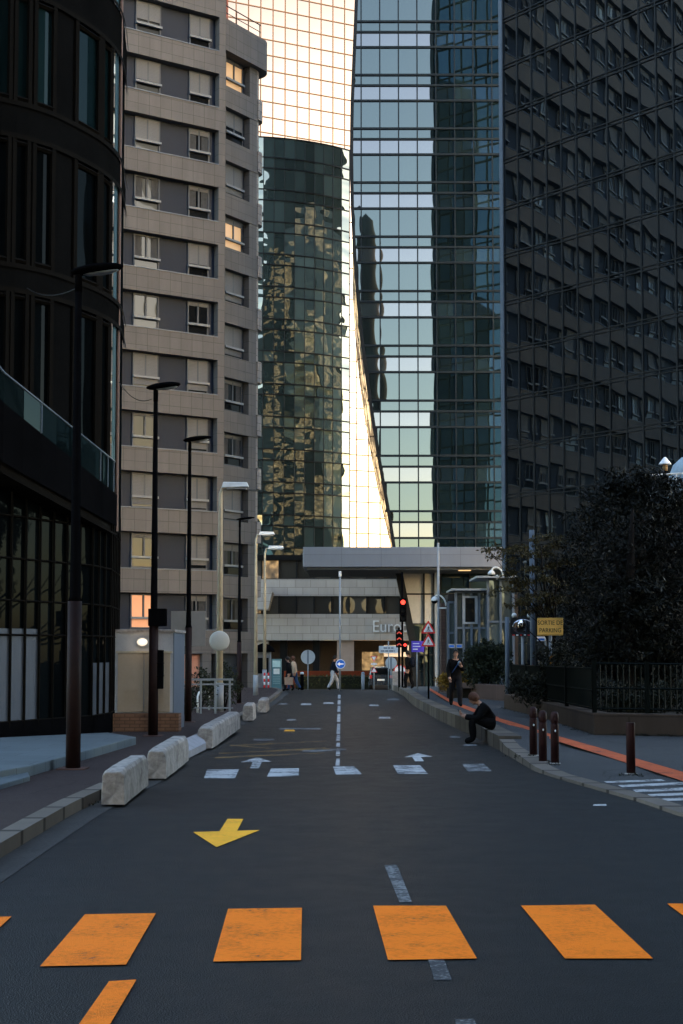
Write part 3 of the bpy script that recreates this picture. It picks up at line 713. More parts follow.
for k in range(NB2):
    z = Z0+ST*k-.05*k; z1 = Z0+ST*(k+1)-.05*(k+1)-1.17
    wn = window(tB, .42, 1.95, z+.05, z1-.03, .33, BS[k], M['goldwin'] if k in (7, 10) else None, k in (0, 1, 3, 4))
    Mw = Matrix.Translation((Q0.x, 75.6, 0)) @ Matrix.Rotation(aB2, 4, 'Z'); Mp = Matrix.Translation((P1.x, 72.8, 0)) @ Matrix.Rotation(aB, 4, 'Z')
    wn.matrix_local = Mp.inverted() @ Mw
M['brick_red'] = tiles('red_brick', (.30, .11, .075), .42, .16, .014, .7, .12, 'rz', .85, .5, .2)
b = MB(); b.box(.3, 1.2, ztop_bay+.55, 1.75, 2.4, ztop_bay+4.5); bay_obj(b, 'chimney', M['brick_red'])
b = MB(); b.tube([(-.3, -.2, ztop_bay+1.35), (2.9, -.2, ztop_bay+1.35)], .03, 6); b.tube([(-.3, -.2, ztop_bay+.95), (2.9, -.2, ztop_bay+.95)], .022, 6)
for x in (-.2, .8, 1.8, 2.8): b.tube([(x, -.2, ztop_bay+.55), (x, -.2, ztop_bay+1.35)], .025, 6)
bay_obj(b, 'roof_rail', M['mull_dark'])
# ground storey: pillars and salmon entrance
b = MB(); b.box(-2.6, .2, -1, -1.1, .335, Z0-1.2); b.build('entrance_wall', rough('salmon_render', (.42, .20, .14), .8, .12, 2), tB)
for x in (-3.1, -.9):
    b = MB(); b.box(x-.25, -.1, -1, x+.25, .33, Z0-1.172); b.build('pillar', M['stone_b'], tB)
# ---- dark rounded building on the left
M['a_clad'] = rough('charcoal_cladding', (.0055, .0055, .0055), .9, .3, 1., spec=0.)
M['a_frame'] = rough('bronze_frame', (.007, .006, .005), .8, .25, 2, spec=.02)
M['frost'] = tiles('frosted_panel', (.080, .090, .108), .04, 9., .006, .75, .03, 'rz', .5, 0., .15)
tA = thing('dark_corner_building', 'nearly black rounded corner building with tall dark windows behind the first lamp', 'building', (0, 0, 0))
PL = [(-15, 26.2), (-9.5, 27.0), (-7.2, 27.8), (-6.2, 28.5), (-5.68, 29.3), (-5.31, 30.1), (-5.11, 30.9), (-5.07, 31.8), (-5.24, 33.5), (-6., 40.), (-15, 42)]
def smooth(P, n=3):
    out = []
    for i in range(len(P)-1):
        p0 = P[max(i-1, 0)]; p1 = P[i]; p2 = P[i+1]; p3 = P[min(i+2, len(P)-1)]
        for t in [k/n for k in range(n)]:
            out.append(tuple(.5*((2*p1[a])+(-p0[a]+p2[a])*t+(2*p0[a]-5*p1[a]+4*p2[a]-p3[a])*t*t+(-p0[a]+3*p1[a]-3*p2[a]+p3[a])*t**3) for a in (0, 1)))
    return out+[P[-1]]
def shell(P, z0, z1, name, m, out=0., parent=tA, pane=False):
    b = MB(); n = len(P); N = []
    for i in range(n):
        a = Vector(P[max(i-1, 0)]); c = Vector(P[min(i+1, n-1)]); t = (c-a).normalized(); N.append(Vector((t.y, -t.x)))
    Q = [(P[i][0]+N[i].x*out, P[i][1]+N[i].y*out) for i in range(n)]
    zf = lambda z, q: z(q) if callable(z) else z
    for p, q in zip(Q, Q[1:]):
        b.pane((*p, zf(z0, p)), (*q, zf(z0, q)), (*q, zf(z1, q)), (*p, zf(z1, p)))
    return b.build(name, m, parent) if name else Q
S = smooth(PL[:9], 4)
zA = lambda y: V(60, y, 28.9).z
zb0 = zA(505)-.3
# bands: spandrel / window rows seen at 0-20, 20-107, 107-150, 150-265, 265-290, 290-440
BND = [(zA(9), zA(-40)), (zA(150), zA(118)), (zA(300), zA(276))]
b = MB(); inner = shell(S, 0, 0, None, None, -.25)
b.prism(inner+[(-15, 41.5)], zb0, zA(-60)); b.build('body', M['a_clad'], tA)
for z0, z1 in BND:
    shell(S, z0, z1, 'spandrel_band', M['a_clad'], .06)
    shell(S, z0-.05, z0+.05, 'band_edge', M['a_frame'], .10); shell(S, z1-.05, z1+.05, 'band_edge', M['a_frame'], .10)
ROWS = [(zA(118), zA(9)), (zA(276), zA(150)), (zA(500), zA(300))]
def seg(P, t0, t1):
    """sub-polyline between two x-pixel positions at eye level"""
    f = lambda p: 341.5+F*p[0]/p[1]
    return [p for p in P if t0 <= f(p) <= t1]
SS = smooth(PL[:9], 24)
WIN = [(-60, -25), (-20, 2), (6, 22), (26, 46), (68, 92), (94, 104)]
for z0, z1 in ROWS:
    for a, c in WIN:
        P = seg(SS, a, c)
        if len(P) < 2: continue
        fr = shell([P[0], P[len(P)//2], P[-1]], z0+.12, z1-.12, 'window', M['g_teal'] if z1 > zA(140) else M['g_black'], .0)
        b = MB(); Q = shell(P, 0, 0, None, None, .05); Q0_ = shell(P, 0, 0, None, None, -.2)
        for i in (0, -1): b.tube([(*Q[i], z0), (*Q[i], z1)], .06, 4)
        b.tube([(*Q[0], z0+.12), (*Q[-1], z0+.12)], .05, 4); b.tube([(*Q[0], z1-.12), (*Q[-1], z1-.12)], .05, 4)
        b.build('frame', M['a_frame'], fr)
for a, c in ((47, 67), (104.5, 107.3)):
    P = seg(SS, a, c)
    if len(P) > 1: shell(P, zb0, zA(-60), 'wall_pier', M['a_clad'], .03)
P = seg(SS, 107.5, 111.5)
shell(P, zA(500), zA(-60), 'glass_strip', glass('pale_strip_glass', (.7, .85, .85), (.03, .05, .05), .12, .001, .004, .01, .6), .05)
P = seg(SS, 111.5, 200); shell(P, zb0, zA(-60), 'glass_corner', M['g_black'], .02)
b = MB()
q = [p for p in SS if p[1] > 31.6][0]; b.tube([(q[0]+.05, q[1], zA(520)), (q[0]+.05, q[1], zA(-60))], .035, 6); b.build('corner_trim', rough('warm_glint_pink', (.22, .14, .115), .4, .1, 2), tA)  # no real trim: warm light caught on the glass edge, painted pink
# lower glass storey, set back
LP = [(-13, 25.2), (-6.45, 26.4), (-5.15, 29.2), (-5.0, 30.6), (-5.2, 33), (-13, 36)]
zl = lambda y: V(60, y, 27.6).z
fx = lambda p: 341.5+F*p[0]/p[1]
SL = []
for p, q in zip(LP[:5], LP[1:5]):
    n = max(2, int(math.dist(p, q)/.42)); SL += [(p[0]+(q[0]-p[0])*i/n, p[1]+(q[1]-p[1])*i/n) for i in range(n)]
SL.append(LP[4])
ztopL = zA(500)
LV = [.15, .42, 2.05, 2.7, 3.5, 4.3, ztopL]
for j in range(1, len(LV)-1): shell(SL, LV[j], LV[j+1], 'glazing_row', M['g_black'])
shell(SL, LV[0]-.3, LV[1], 'plinth', M['black'], .06)
fr = [p for p in SL if fx(p) < 44]; shell(fr, LV[1], LV[2]+.12, 'frosted_panel', M['frost'], .012)
fr = [p for p in SL if fx(p) > 84]; shell(fr, LV[1], 1.5, 'frosted_panel', M['frost'], .012)
b = MB()
for p in shell(SL, 0, 0, None, None, .04): b.box(p[0]-.02, p[1]-.03, LV[1]-.1, p[0]+.02, p[1]+.03, ztopL)
Q = shell(SL, 0, 0, None, None, .045)
for z in LV[1:-1]:
    for p, q in zip(Q, Q[1:]): b.tube([(*p, z), (*q, z)], .02, 4, False)
b.build('mullion', M['a_frame'], tA)
b = MB(); b.prism([(p[0]-.5, p[1]+.5) for p in LP], -.3, ztopL); b.build('lower_body', M['dark_wall'], tA)
# sloping ramp with glass balustrade wrapped round the corner
RP = [(-9.0, 25.2), (-6.2, 25.9), (-5.1, 28.5), (-4.92, 30.0), (-4.98, 31.4)]
RS = smooth(RP, 6)
rb = lambda p: V(fx(p), _lin([(-200, 230), (0, 462), (119, 528), (125, 530)], fx(p)), p[1]).z
rt = lambda p: V(fx(p), _lin([(-200, 180), (0, 402), (119, 497), (125, 500)], fx(p)), p[1]).z
gt = lambda p: V(fx(p), _lin([(-200, 140), (0, 372), (119, 466), (125, 468)], fx(p)), p[1]).z
shell(RS, rb, rt, 'ramp_parapet', rough('black_metal_panel', (.004, .004, .0045), .8, .3, 1, spec=0.), .0)
shell(RS, lambda p: rb(p)-.16, lambda p: rb(p), 'ramp_soffit', M['a_frame'], -.06)
b = MB()
for i in range(0, len(RS)-1):
    p, q = RS[i], RS[i+1]; b.hexa([(*p, rb(p)-.2), (*q, rb(q)-.2), (q[0]-.9, q[1]+.6, rb(q)-.2), (p[0]-.9, p[1]+.6, rb(p)-.2), (*p, rb(p)-.16), (*q, rb(q)-.16), (q[0]-.9, q[1]+.6, rb(q)-.16), (p[0]-.9, p[1]+.6, rb(p)-.16)])
b.build('ramp_deck', M['a_frame'], tA)
bal = shell(RS[2:-3], rt, gt, 'balustrade', glass('balustrade_glass', (.3, .4, .4), (.005, .009, .01), .025, .001, .004, .003, .5), .0)
b = MB(); Q = RS[2:-3]
b.tube([(*p, gt(p)) for p in Q], .022, 5)
for p in Q[::3]: b.tube([(*p, rt(p)), (*p, gt(p))], .02, 5)
b.build('handrail', M['steel_blue'], bal)

# ---- unseen buildings around the camera, mirrored by the glass; some added to block sky
def unseen_block(name, label, x0, x1, y0, y1, h, c, wc):
    t = thing(name, label, 'building', ((x0+x1)/2, (y0+y1)/2, 0)); hx, hy = (x1-x0)/2, (y1-y0)/2
    b = MB(); b.box(-hx, -hy, -2, hx, hy, h); b.build('wall', c, t)
    b = MB(); b.box(-hx-.2, -hy-.2, h, hx+.2, hy+.2, h+1); b.build('parapet', M['dark_wall'], t)
    b = MB()
    for j in range(int(h/3.4)):
        z = 1.2+3.4*j; b.box(-hx+.6, hy, z, hx-.6, hy+.06, z+1.8); b.box(-hx-.06, -hy+.6, z, -hx, hy-.6, z+1.8); b.box(hx, -hy+.6, z, hx+.06, hy-.6, z+1.8)
    b.build('window_band', wc, t)
M['rear_a'] = rough('rear_facade', (.10, .10, .10), .8, .2, .5); M['rear_b'] = rough('rear_facade_warm', (.22, .17, .13), .8, .2, .5)
unseen_block('unseen_block', 'unseen dark slab block added behind the camera on the tree side to block sky light', 16.5, 60, -48, -14, 84, M['rear_a'], M['g_black'])
unseen_block('unseen_block', 'warm grey block behind the camera on the lamp side', -40, -11, -40, 6, 40, M['rear_b'], M['g_win'])
unseen_block('unseen_block', 'unseen broad dark block added beside the street on the tree side to block sky light', 15, 52, -10, 24, 62, M['rear_a'], M['g_black'])
unseen_block('unseen_block', 'slender tall block closing the street far behind the camera', -16, 0.2, -82, -62, 112, M['rear_a'], M['g_black'])
tt = thing('rear_round_tower', 'round dark tower at the far end of the street behind the camera', 'office tower', (6.4, -150, 0))
b = MB(); b.lathe([(3.3, -2), (3.3, 100), (2.6, 108), (.1, 110)], seg=24); b.build('shaft', M['rear_a'], tt)
# ================================================================== street furniture
KLz = lambda y: RZ(y)+.13
GL = lambda px, py: G(px, py, .13)
GR = lambda px, py: G(px, py, HR)
M['lens'] = rough('lamp_lens', (.25, .27, .28), .3, .1, 4)

def lamp(label, base, px_h0, px_h1, py_top, pole_r, dark=True, lower=None, flat=.07, group='street lamps along the kerb'):
    """tapered post with a flat cantilever head reaching out over the road"""
    Y = base.y; top = V(px_h0, py_top, Y).z; x0 = V(px_h0, py_top, Y).x; x1 = V(px_h1, py_top, Y).x
    t = thing('street_lamp', label, 'street lamp', base, 0, group)
    m = M['black'] if dark else M['beige_metal']
    H = top-base.z; xs0, xs1 = x0-base.x, x1-base.x
    b = MB(); b.tube([(0, 0, .02), (0, 0, H*.33)], [pole_r, pole_r*.95], 14); b.build('lower_post', M['rust_black'] if dark else m, t)
    b = MB(); b.tube([(0, 0, H*.33), (0, 0, H*.34), (0, 0, H-.05)], [pole_r*.95, pole_r*.72, pole_r*.42], 14); b.build('post', m, t)
    b = MB(); b.box(-pole_r*1.9, -pole_r*1.9, -.05, pole_r*1.9, pole_r*1.9, .015)
    b.build('base_plate', rough('rust_plate', (.09, .05, .04), .8, .3, 6) if dark else M['grey_metal'], t)
    b = MB(); c = ((xs0+xs1)/2, 0, H-.02); L = (xs1-xs0)/2
    tilt = Matrix.Rotation(R_(-7), 3, 'Y')
    b.ell(c, L, L*.38+.05, flat, 22, 9, tilt); h = b.build('head', m if dark else M['pale_metal'], t)
    b = MB(); b.ell((c[0]+L*.12, 0, H-.02-flat*.55), L*.7, L*.28, flat*.6, 18, 7, tilt); b.build('lens', M['lens'], h)
    b = MB(); b.tube([(0, 0, H-.35), (0, 0, H-.03), ((xs0+xs1)/2*.5, 0, H+.0)], [pole_r*.5, pole_r*.5, .03], 10); b.build('bracket', m, t)
    return t, H
p1 = GL(73, 769); lamp('tallest thick black street lamp before the dark building, rust brown at its foot', p1, 70, 124, 268, .105)
p2 = GL(153, 736); L2, H2 = lamp('black street lamp carrying two black boxes in front of the white utility hut', p2, 146, 181, 385, .10)
p3 = GL(188, 722); L3, H3 = lamp('slim black street lamp behind a square pale sign panel', p3, 183, 211.5, 438, .09)
p5 = GL(239, 703.5); lamp('thin black street lamp by the apartment block corner pillars', p5, 236, 255, 518, .09, flat=.05)
def pale_lamp(label, base, px_h0, px_h1, py_top, r):
    Y = base.y; top = V(px_h0, py_top, Y); t = thing('street_lamp', label, 'street lamp', base, 0, 'pale lamps with box heads')
    H = top.z-base.z; b = MB(); b.tube([(0, 0, 0), (0, 0, .9)], [r*1.3, r*1.3], 12); b.build('lower_post', M['grey_metal'], t)
    b = MB(); b.tube([(0, 0, .9), (0, 0, H-.25), (.06, 0, H-.04), (.45, 0, H)], [r*1.05, r*.6, r*.5, r*.45], 12); b.build('post', M['beige_metal'], t)
    a = V(px_h0+3, py_top, Y).x-base.x; c = V(px_h1, py_top, Y).x-base.x; hh = (c-a)*.13
    b = MB(); b.hexa([(a, -.12, H-hh*.6), (c, -.15, H-hh*.3), (c, .15, H-hh*.3), (a, .12, H-hh*.6), (a+.04, -.09, H+hh*1.1), (c-.06, -.1, H+hh), (c-.06, .1, H+hh), (a+.04, .09, H+hh*1.1)])
    h = b.build('head', M['pale_metal'], t, bevel=.02)
    b = MB(); b.box(a+.15, -.1, H-hh*.9, c-.08, .1, H-hh*.62); b.build('lens', M['lens'], h)
    return t
p4 = GL(219.5, 711.5); pale_lamp('beige street lamp with a round white disc on its post', p4, 219, 249, 486, .10)
p6 = GL(255.5, 695.5); pale_lamp('beige street lamp hugging the ribbed corner of the apartment block', p6, 256, 275, 534, .085)
p7 = V(264.5, 687, 71.0); p7.z = KLz(71); pale_lamp('beige street lamp beyond the apartment block, before the round tower', p7, 265, 284, 548, .085)

# boxes and panels hung on the lamp posts
b = MB(); a, c = V(148, 626, p2.y-.12), V(166, 608.5, p2.y-.12); b.box(a.x, a.y, a.z, c.x, a.y+.22, c.z)
for i in (.25, .75): b.box(a.x+(c.x-a.x)*i-.015, a.y-.02, a.z+.05, a.x+(c.x-a.x)*i+.015, a.y-.003, c.z-.05)
tag(b.build('control_box', M['black'], bevel=.012), 'wide flat black control box high on the lamp post by the hut', 'control box')
b = MB(); a, c = V(157, 689, p2.y-.05), V(162.5, 650, p2.y-.05); b.box(a.x, a.y, a.z, c.x, a.y+.24, c.z)
for i in (.33, .66): b.box(a.x-.012, a.y-.015, a.z+(c.z-a.z)*i-.01, c.x+.012, a.y+.25, a.z+(c.z-a.z)*i+.01)
tag(b.build('signal_box', M['black'], bevel=.012), 'tall narrow black signal box low on the lamp post by the hut', 'signal box')
t = thing('square_sign', 'square pale sign panel fixed on the slim lamp post', 'sign', (p3.x, p3.y+.1, 0))
a, c = V(171, 646, p3.y+.12), V(205.5, 611, p3.y+.12)
b = MB(); b.box(a.x-p3.x, 0, a.z, c.x-p3.x, .03, c.z); b.build('panel', rough('brushed_panel', (.27, .255, .24), .6, .1, .7), t)
b = MB(); b.box(-.06, -.10, a.z+.2, .06, -.003, a.z+.26); b.box(-.06, -.10, c.z-.26, .06, -.003, c.z-.2); b.build('clamp', M['grey_metal'], t)
t = thing('round_mirror', 'round white disc on the beige lamp post beside the hoop barrier', 'traffic mirror', (p4.x, p4.y-.12, 0))
a = V(220, 641, p4.y); b = MB(); b.ell((0, -.03, a.z), .32, .07, .32, 24, 12); b.build('dish', rough('white_plastic', (.34, .35, .34), .5, .08, 2), t)
b = MB(); b.tube([(0, .04, a.z), (0, .14, a.z)], .03, 8); b.build('clamp', M['grey_metal'], t)

# overhead cables
def cable(label, pts):
    b = MB(); b.tube(pts, .008, 5); tag(b.build('cable', M['ink']), label, 'cable')
def sag(a, c, d, n=10): return [a.lerp(c, i/n)-Vector((0, 0, d*4*(i/n)*(1-i/n))) for i in range(n+1)]
cable('thin cable running from the dark building to the tallest lamp post', sag(V(27, 288, 27.7), V(75, 289, p1.y+.1), .12))
cable('thin cable running from the dark building corner to the lamp with black boxes', sag(V(119, 382, 31), V(152, 399, p2.y+.1), .18))

# concrete kerb blocks
def block(label, a, c, wd, h, m='concrete'):
    a, c = Vector(a), Vector(c); d = (c-a); L = math.hypot(d.x, d.y); ang = math.atan2(d.y, d.x)
    t = MB(); n = 7; prof = [(-wd/2, 0), (-wd/2*.97, h*.45), (-wd*.44, h*.86), (-wd*.33, h*.99), (wd*.33, h*.99), (wd*.44, h*.86), (wd/2*.97, h*.45), (wd/2, 0)]
    st = [0, .04, .12]+[.12+.76*i/6 for i in range(1, 7)]+[.96, 1]; vs = []; k = len(prof)
    rr = random.Random(int(a.x*100))
    for s_ in st:
        e = .90 if s_ in (0, 1) else (.975 if s_ in (.04, .96) else 1.)
        for (y, z) in prof:
            j = .006; vs.append((s_*L+rr.uniform(-j, j), y*(.96 if e < .9 else 1)+rr.uniform(-j, j), z*e+(rr.uniform(-j, j) if z > 0 else -.1)))
    fs = [(i*k+q, i*k+q+1, (i+1)*k+q+1, (i+1)*k+q) for i in range(len(st)-1) for q in range(k-1)]
    fs = [f[::-1] for f in fs]+[tuple(range(k-1, -1, -1))[::-1], tuple((len(st)-1)*k+q for q in range(k))[::-1]]
    t.raw(vs, fs); o = t.build('concrete_block', M[m]); o.location = a; o.rotation_euler.z = ang
    bm = bmesh.new(); bm.from_mesh(o.data); bmesh.ops.recalc_face_normals(bm, faces=bm.faces); bm.to_mesh(o.data); bm.free()
    md = o.modifiers.new('edge', 'BEVEL'); md.width = .015; md.segments = 2; md.limit_method = 'ANGLE'
    return tag(o, label, 'concrete block', 'concrete blocks along the left kerb')
block('weathered concrete kerb block with a rounded top nearest the tallest lamp', GL(113, 796), GL(138, 779), .27, .30)
block('weathered concrete kerb block in front of the lamp with black boxes', GL(156, 771.5), GL(180, 756), .28, .31)
block('longest pale concrete kerb block, beyond the low sloping wedge', GL(205, 743), GL(234, 727), .29, .31)
block('small broken concrete stump at the kerb near the beige lamp', GL(248, 717), GL(251, 715), .3, .36)
block('small concrete stump at the kerb farthest up the street', GL(262, 709.5), GL(265, 707.5), .3, .34)
b = MB(); a = [GL(183, 755), GL(206, 744), GL(200, 741), GL(180, 750)]
b.raw([(p.x, p.y, p.z-.1) for p in a]+[(a[0].x, a[0].y, a[0].z+.02), (a[1].x, a[1].y, a[1].z+.02), (a[2].x, a[2].y, a[2].z+.16), (a[3].x, a[3].y, a[3].z+.16)], [(0, 3, 2, 1), (4, 5, 6, 7), (0, 1, 5, 4), (1, 2, 6, 5), (2, 3, 7, 6), (3, 0, 4, 7)])
tag(b.build('kerb_wedge', rough('pale_wedge', (.25, .25, .27), .8, .25, 3, bump=.4)), 'low pale sloping wedge between two concrete kerb blocks', 'kerb wedge')

# utility hut
ph = G(110, 731, .13); qh = G(170, 727, .13); Yh = 31.6
tH = thing('utility_hut', 'low white utility hut with beige metal doors and a lit bulkhead lamp', 'hut', (0, Yh, 0))
hx0, hx1 = V(96, 690, Yh).x, V(172, 690, Yh).x; zt_, zp_, zg_ = V(0, 632, Yh).z, V(0, 713, Yh).z, RZ(Yh)+.1
b = MB(); b.box(hx0, .12, zg_, hx1, 2.2, zt_); b.build('wall', M['white_wall'], tH)
b = MB(); b.box(hx0-.05, .06, zt_, hx1+.05, 2.25, zt_+.06); b.build('roof_slab', M['concrete'], tH)
b = MB(); b.box(hx0, -.42, zg_-.1, V(181, 690, Yh).x, .115, zp_); b.build('brick_plinth', tiles('plinth_brick', (.19, .10, .06), .22, .075, .01, .6, .15, 'xz', .85, .5, .3), tH)
dx0, dx1 = V(117, 690, Yh).x, V(169.5, 690, Yh).x; dz1 = V(0, 653, Yh).z
M['door'] = rough('beige_door', (.34, .275, .205), .6, .1, 1.5)
for x0, x1 in ((dx0, (dx0+dx1)/2-.008), ((dx0+dx1)/2+.008, dx1)):
    b = MB(); b.box(x0, .07, zp_+.02, x1, .117, dz1); d = b.build('door', M['door'], tH, bevel=.008)
    b = MB(); xm = (x0+x1)/2
    for i in range(7): b.box(xm-.16, .055, zp_+.25+.045*i, xm+.16, .068, zp_+.27+.045*i)
    b.build('louvre', M['door'], d)
b = MB(); b.box(dx0-.04, .05, dz1, dx1+.04, .118, dz1+.04); b.build('door_head', M['beige_metal'], tH)
p = V(142, 642, Yh); b = MB(); b.ell((p.x, .07, p.z), .12, .07, .085, 16, 9); lm = b.build('bulkhead_lamp', emit('bulkhead_glow', (1, .85, .68), .10), tH)
b = MB(); b.tube([(p.x+.13*math.cos(a*PI/8), .05, p.z+.095*math.sin(a*PI/8)) for a in range(17)], .014, 6); b.build('lamp_rim', M['grey_metal'], lm)
b = MB(); b.box(hx1+.001, .13, zg_, hx1+.03, 2.19, zt_-.02); b.build('side_wall', rough('blue_grey_render', (.13, .15, .18), .8, .1, 2), tH)
li = bpy.data.lights.new('bulkhead', 'POINT'); li.energy = .22; li.color = (1, .75, .5); li.shadow_soft_size = .06
lo_ = bpy.data.objects.new('bulkhead_light', li); C.objects.link(lo_); lo_.parent = tH; lo_.location = (p.x, -.1, p.z)

# railings and hoop
YR = 43.
t = thing('guard_rail', 'blue grey guard rail with double top bar in front of the planting', 'railing', (0, YR, 0))
x0, x1 = V(183, 700, YR).x, V(233, 700, YR).x; z1_, z0_ = V(0, 678.5, YR).z, RZ(YR)+.13
b = MB(); b.box(x0, -.04, z1_-.06, x1, .04, z1_); b.box(x0, -.02, z1_-.20, x1, .02, z1_-.15); b.box(x0, -.02, z0_+.15, x1, .02, z0_+.19); b.build('rail', M['grey_metal'], t)
for i in range(4): 
    x = x0+.1+(x1-x0-.2)*i/3; b = MB(); b.box(x-.03, -.03, z0_-.1, x+.03, .03, z1_-.062); b.build('post', M['grey_metal'], t)
a, c = GL(197.5, 713), GL(209, 710); b = MB()
h = .62; b.tube([a, a+Vector((0, 0, h-.12)), a.lerp(c, .12)+Vector((0, 0, h)), a.lerp(c, .88)+Vector((0, 0, h)), c+Vector((0, 0, h-.12)), c], .03, 8)
tag(b.build('hoop_barrier', M['pale_metal']), 'small pale hoop barrier beside the beige lamp post', 'barrier')

# bollards by the side exit
M['stud'] = M['pale_metal']
def bollard(label, base, h, neck=True, r=.065):
    t = thing('bollard', label, 'bollard', base, 0, 'dark red bollards by the side exit')
    b = MB(); pr = [(r, -.05), (r, h-.2 if neck else h-.02), (r*.98, h-.19 if neck else h-.005)]
    b.lathe(pr, seg=18); b.build('shaft', M['bollard'], t)
    if neck:
        b = MB(); b.lathe([(r*.86, h-.195), (r*.86, h-.17), (r, h-.16), (r*1.03, h-.10), (r*.95, h-.04), (r*.6, h-.008), (.005, h)], seg=18); b.build('cap', M['bollard'], t)
        b = MB(); b.ell((0, -r, h-.30), .014, .01, .02, 8, 5); b.build('reflector', M['stud'], t)
    b = MB(); b.lathe([(r*1.5, -.02), (r*1.4, .006), (r, .012)], seg=18); b.build('collar', M['concrete'], t)
bollard('dark red bollard with domed cap, the one nearest the concrete kerb end', GR(533.5, 755.5), .80)
bollard('dark red bollard with domed cap, in the middle of the close trio', GR(543, 762), .80)
bollard('dark red bollard with domed cap, the one of the trio nearest the zebra stripes', GR(555, 763.5), .80)
bollard('flat topped dark red bollard standing alone by the zebra stripes', GR(631, 774), .74, False)

# yellow exit sign
ps = G(551, 717, HR); Ys = ps.y
t = thing('exit_sign', 'yellow rectangular sign reading SORTIE DE PARKING on a grey post', 'sign', ps)
a, c = V(537, 635.5, Ys), V(562.5, 618, Ys); zc = (a.z+c.z)/2-ps.z; xm = (a.x+c.x)/2-ps.x; W2, H2_ = (c.x-a.x)/2, (c.z-a.z)/2
b = MB(); b.tube([(0, 0, -.1), (0, 0, c.z-ps.z-.05)], .04, 12); b.build('post', M['grey_metal'], t)
b = MB(); b.box(xm-W2, -.085, zc-H2_, xm+W2, -.055, zc+H2_); pn = b.build('panel', M['sign_yellow'], t, bevel=.006)
b = MB(); e = .012
for (u0, v0, u1, v1) in ((-W2+.015, H2_-.028, W2-.015, H2_-.018), (-W2+.015, -H2_+.018, W2-.015, -H2_+.028)): b.box(xm+u0, -.089, zc+v0, xm+u1, -.0855, zc+v1)
b.build('border', rough('ochre_border', (.3, .17, .03), .5), pn)
text('lettering', 'SORTIE DE', .150, M['ink'], pn, (xm, -.0875, zc+.092), sx=.86); text('lettering', 'PARKING', .150, M['ink'], pn, (xm, -.0875, zc-.092), sx=.86)
z0_, z1_ = V(0, 673, Ys).z-ps.z, V(0, 656, Ys).z-ps.z
b = MB(); b.cur = 0; n = 6
for i in range(n):
    b.cur = i % 2; h0, h1 = z0_+(z1_-z0_)*i/n, z0_+(z1_-z0_)*(i+1)/n
    vs = [(.044*math.cos(2*PI*k/12), .044*math.sin(2*PI*k/12), h0+.05*math.cos(2*PI*k/12)) for k in range(12)]+[(.044*math.cos(2*PI*k/12), .044*math.sin(2*PI*k/12), h1+.05*math.cos(2*PI*k/12)) for k in range(12)]
    b.raw(vs, [(k, (k+1) % 12, 12+(k+1) % 12, 12+k) for k in range(12)])
b.build('hazard_sleeve', [M['ink'], rough('hazard_orange', (.6, .25, .03), .5)], t)

# generic sign helpers -------------------------------------------------
def post(t, h, r=.03, m='grey_metal', nm='post', x=0, y=0, z0=-.1):
    b = MB(); b.tube([(x, y, z0), (x, y, h)], r, 10); return b.build(nm, M[m], t)
def tri(cx, cz, s, up=True):
    h = s*math.sqrt(3)/2; P = [(-s/2, -h/3), (s/2, -h/3), (0, 2*h/3)]
    if not up: P = [(x, -z) for x, z in P][::-1]
    out = []
    for i in range(3):   # rounded corners
        a = Vector(P[i-1]); p = Vector(P[i]); c = Vector(P[(i+1) % 3]); out += [p+(a-p)*.09, p+(a-p)*.03+(c-p)*.03, p+(c-p)*.09]
    return [(cx+q.x, cz+q.y) for q in out]
def tri_sign(t, cx, cz, s, up=True, y=-.06):
    b = MB(); b.extrude_y(tri(cx, cz, s, up), y, y+.02); pl = b.build('sign_plate', M['red'], t)
    b = MB(); b.extrude_y(tri(cx, cz, s*.68, up), y-.006, y-.001); b.build('sign_face', M['white'], pl)
    return pl
def pictogram(pl, parts, y):
    b = MB()
    for k, (x0, z0, x1, z1, r) in enumerate(parts): b.tube([(x0, y, z0), (x1, y, z1)], r, 5)
    b.build('pictogram', M['ink'], pl)
def word_person(cx, cz, k): return [(cx, cz+.20*k, cx, cz+.26*k, .045*k), (cx, cz-.02*k, cx, cz+.16*k, .045*k), (cx, cz, cx-.12*k, cz-.22*k, .028*k), (cx, cz, cx+.12*k, cz-.22*k, .028*k), (cx, cz+.13*k, cx-.13*k, cz+.02*k, .022*k), (cx, cz+.13*k, cx+.14*k, cz+.05*k, .022*k)]
# two warning triangles
pp = GR(428.6, 699); Yt = pp.y
t = thing('warning_sign', 'pair of red and white warning triangles one above the other on a thin dark post', 'road sign', pp)
post(t, V(0, 621, Yt).z-pp.z, .035, 'black')
for k, (py, mode) in enumerate(((628.5, 0), (641.5, 1))):
    q = V(428.2, py, Yt); s = 15.2/F*Yt
    pl = tri_sign(t, q.x-pp.x, q.z-pp.z-.02, s)
    pr = word_person(q.x-pp.x, q.z-pp.z, s*.62)
    if mode == 0: pr += [(q.x-pp.x-.12*s+i*.08*s, q.z-pp.z-.20*s, q.x-pp.x-.14*s+i*.09*s, q.z-pp.z-.13*s, .014*s) for i in range(4)]
    pictogram(pl, pr, -.072)
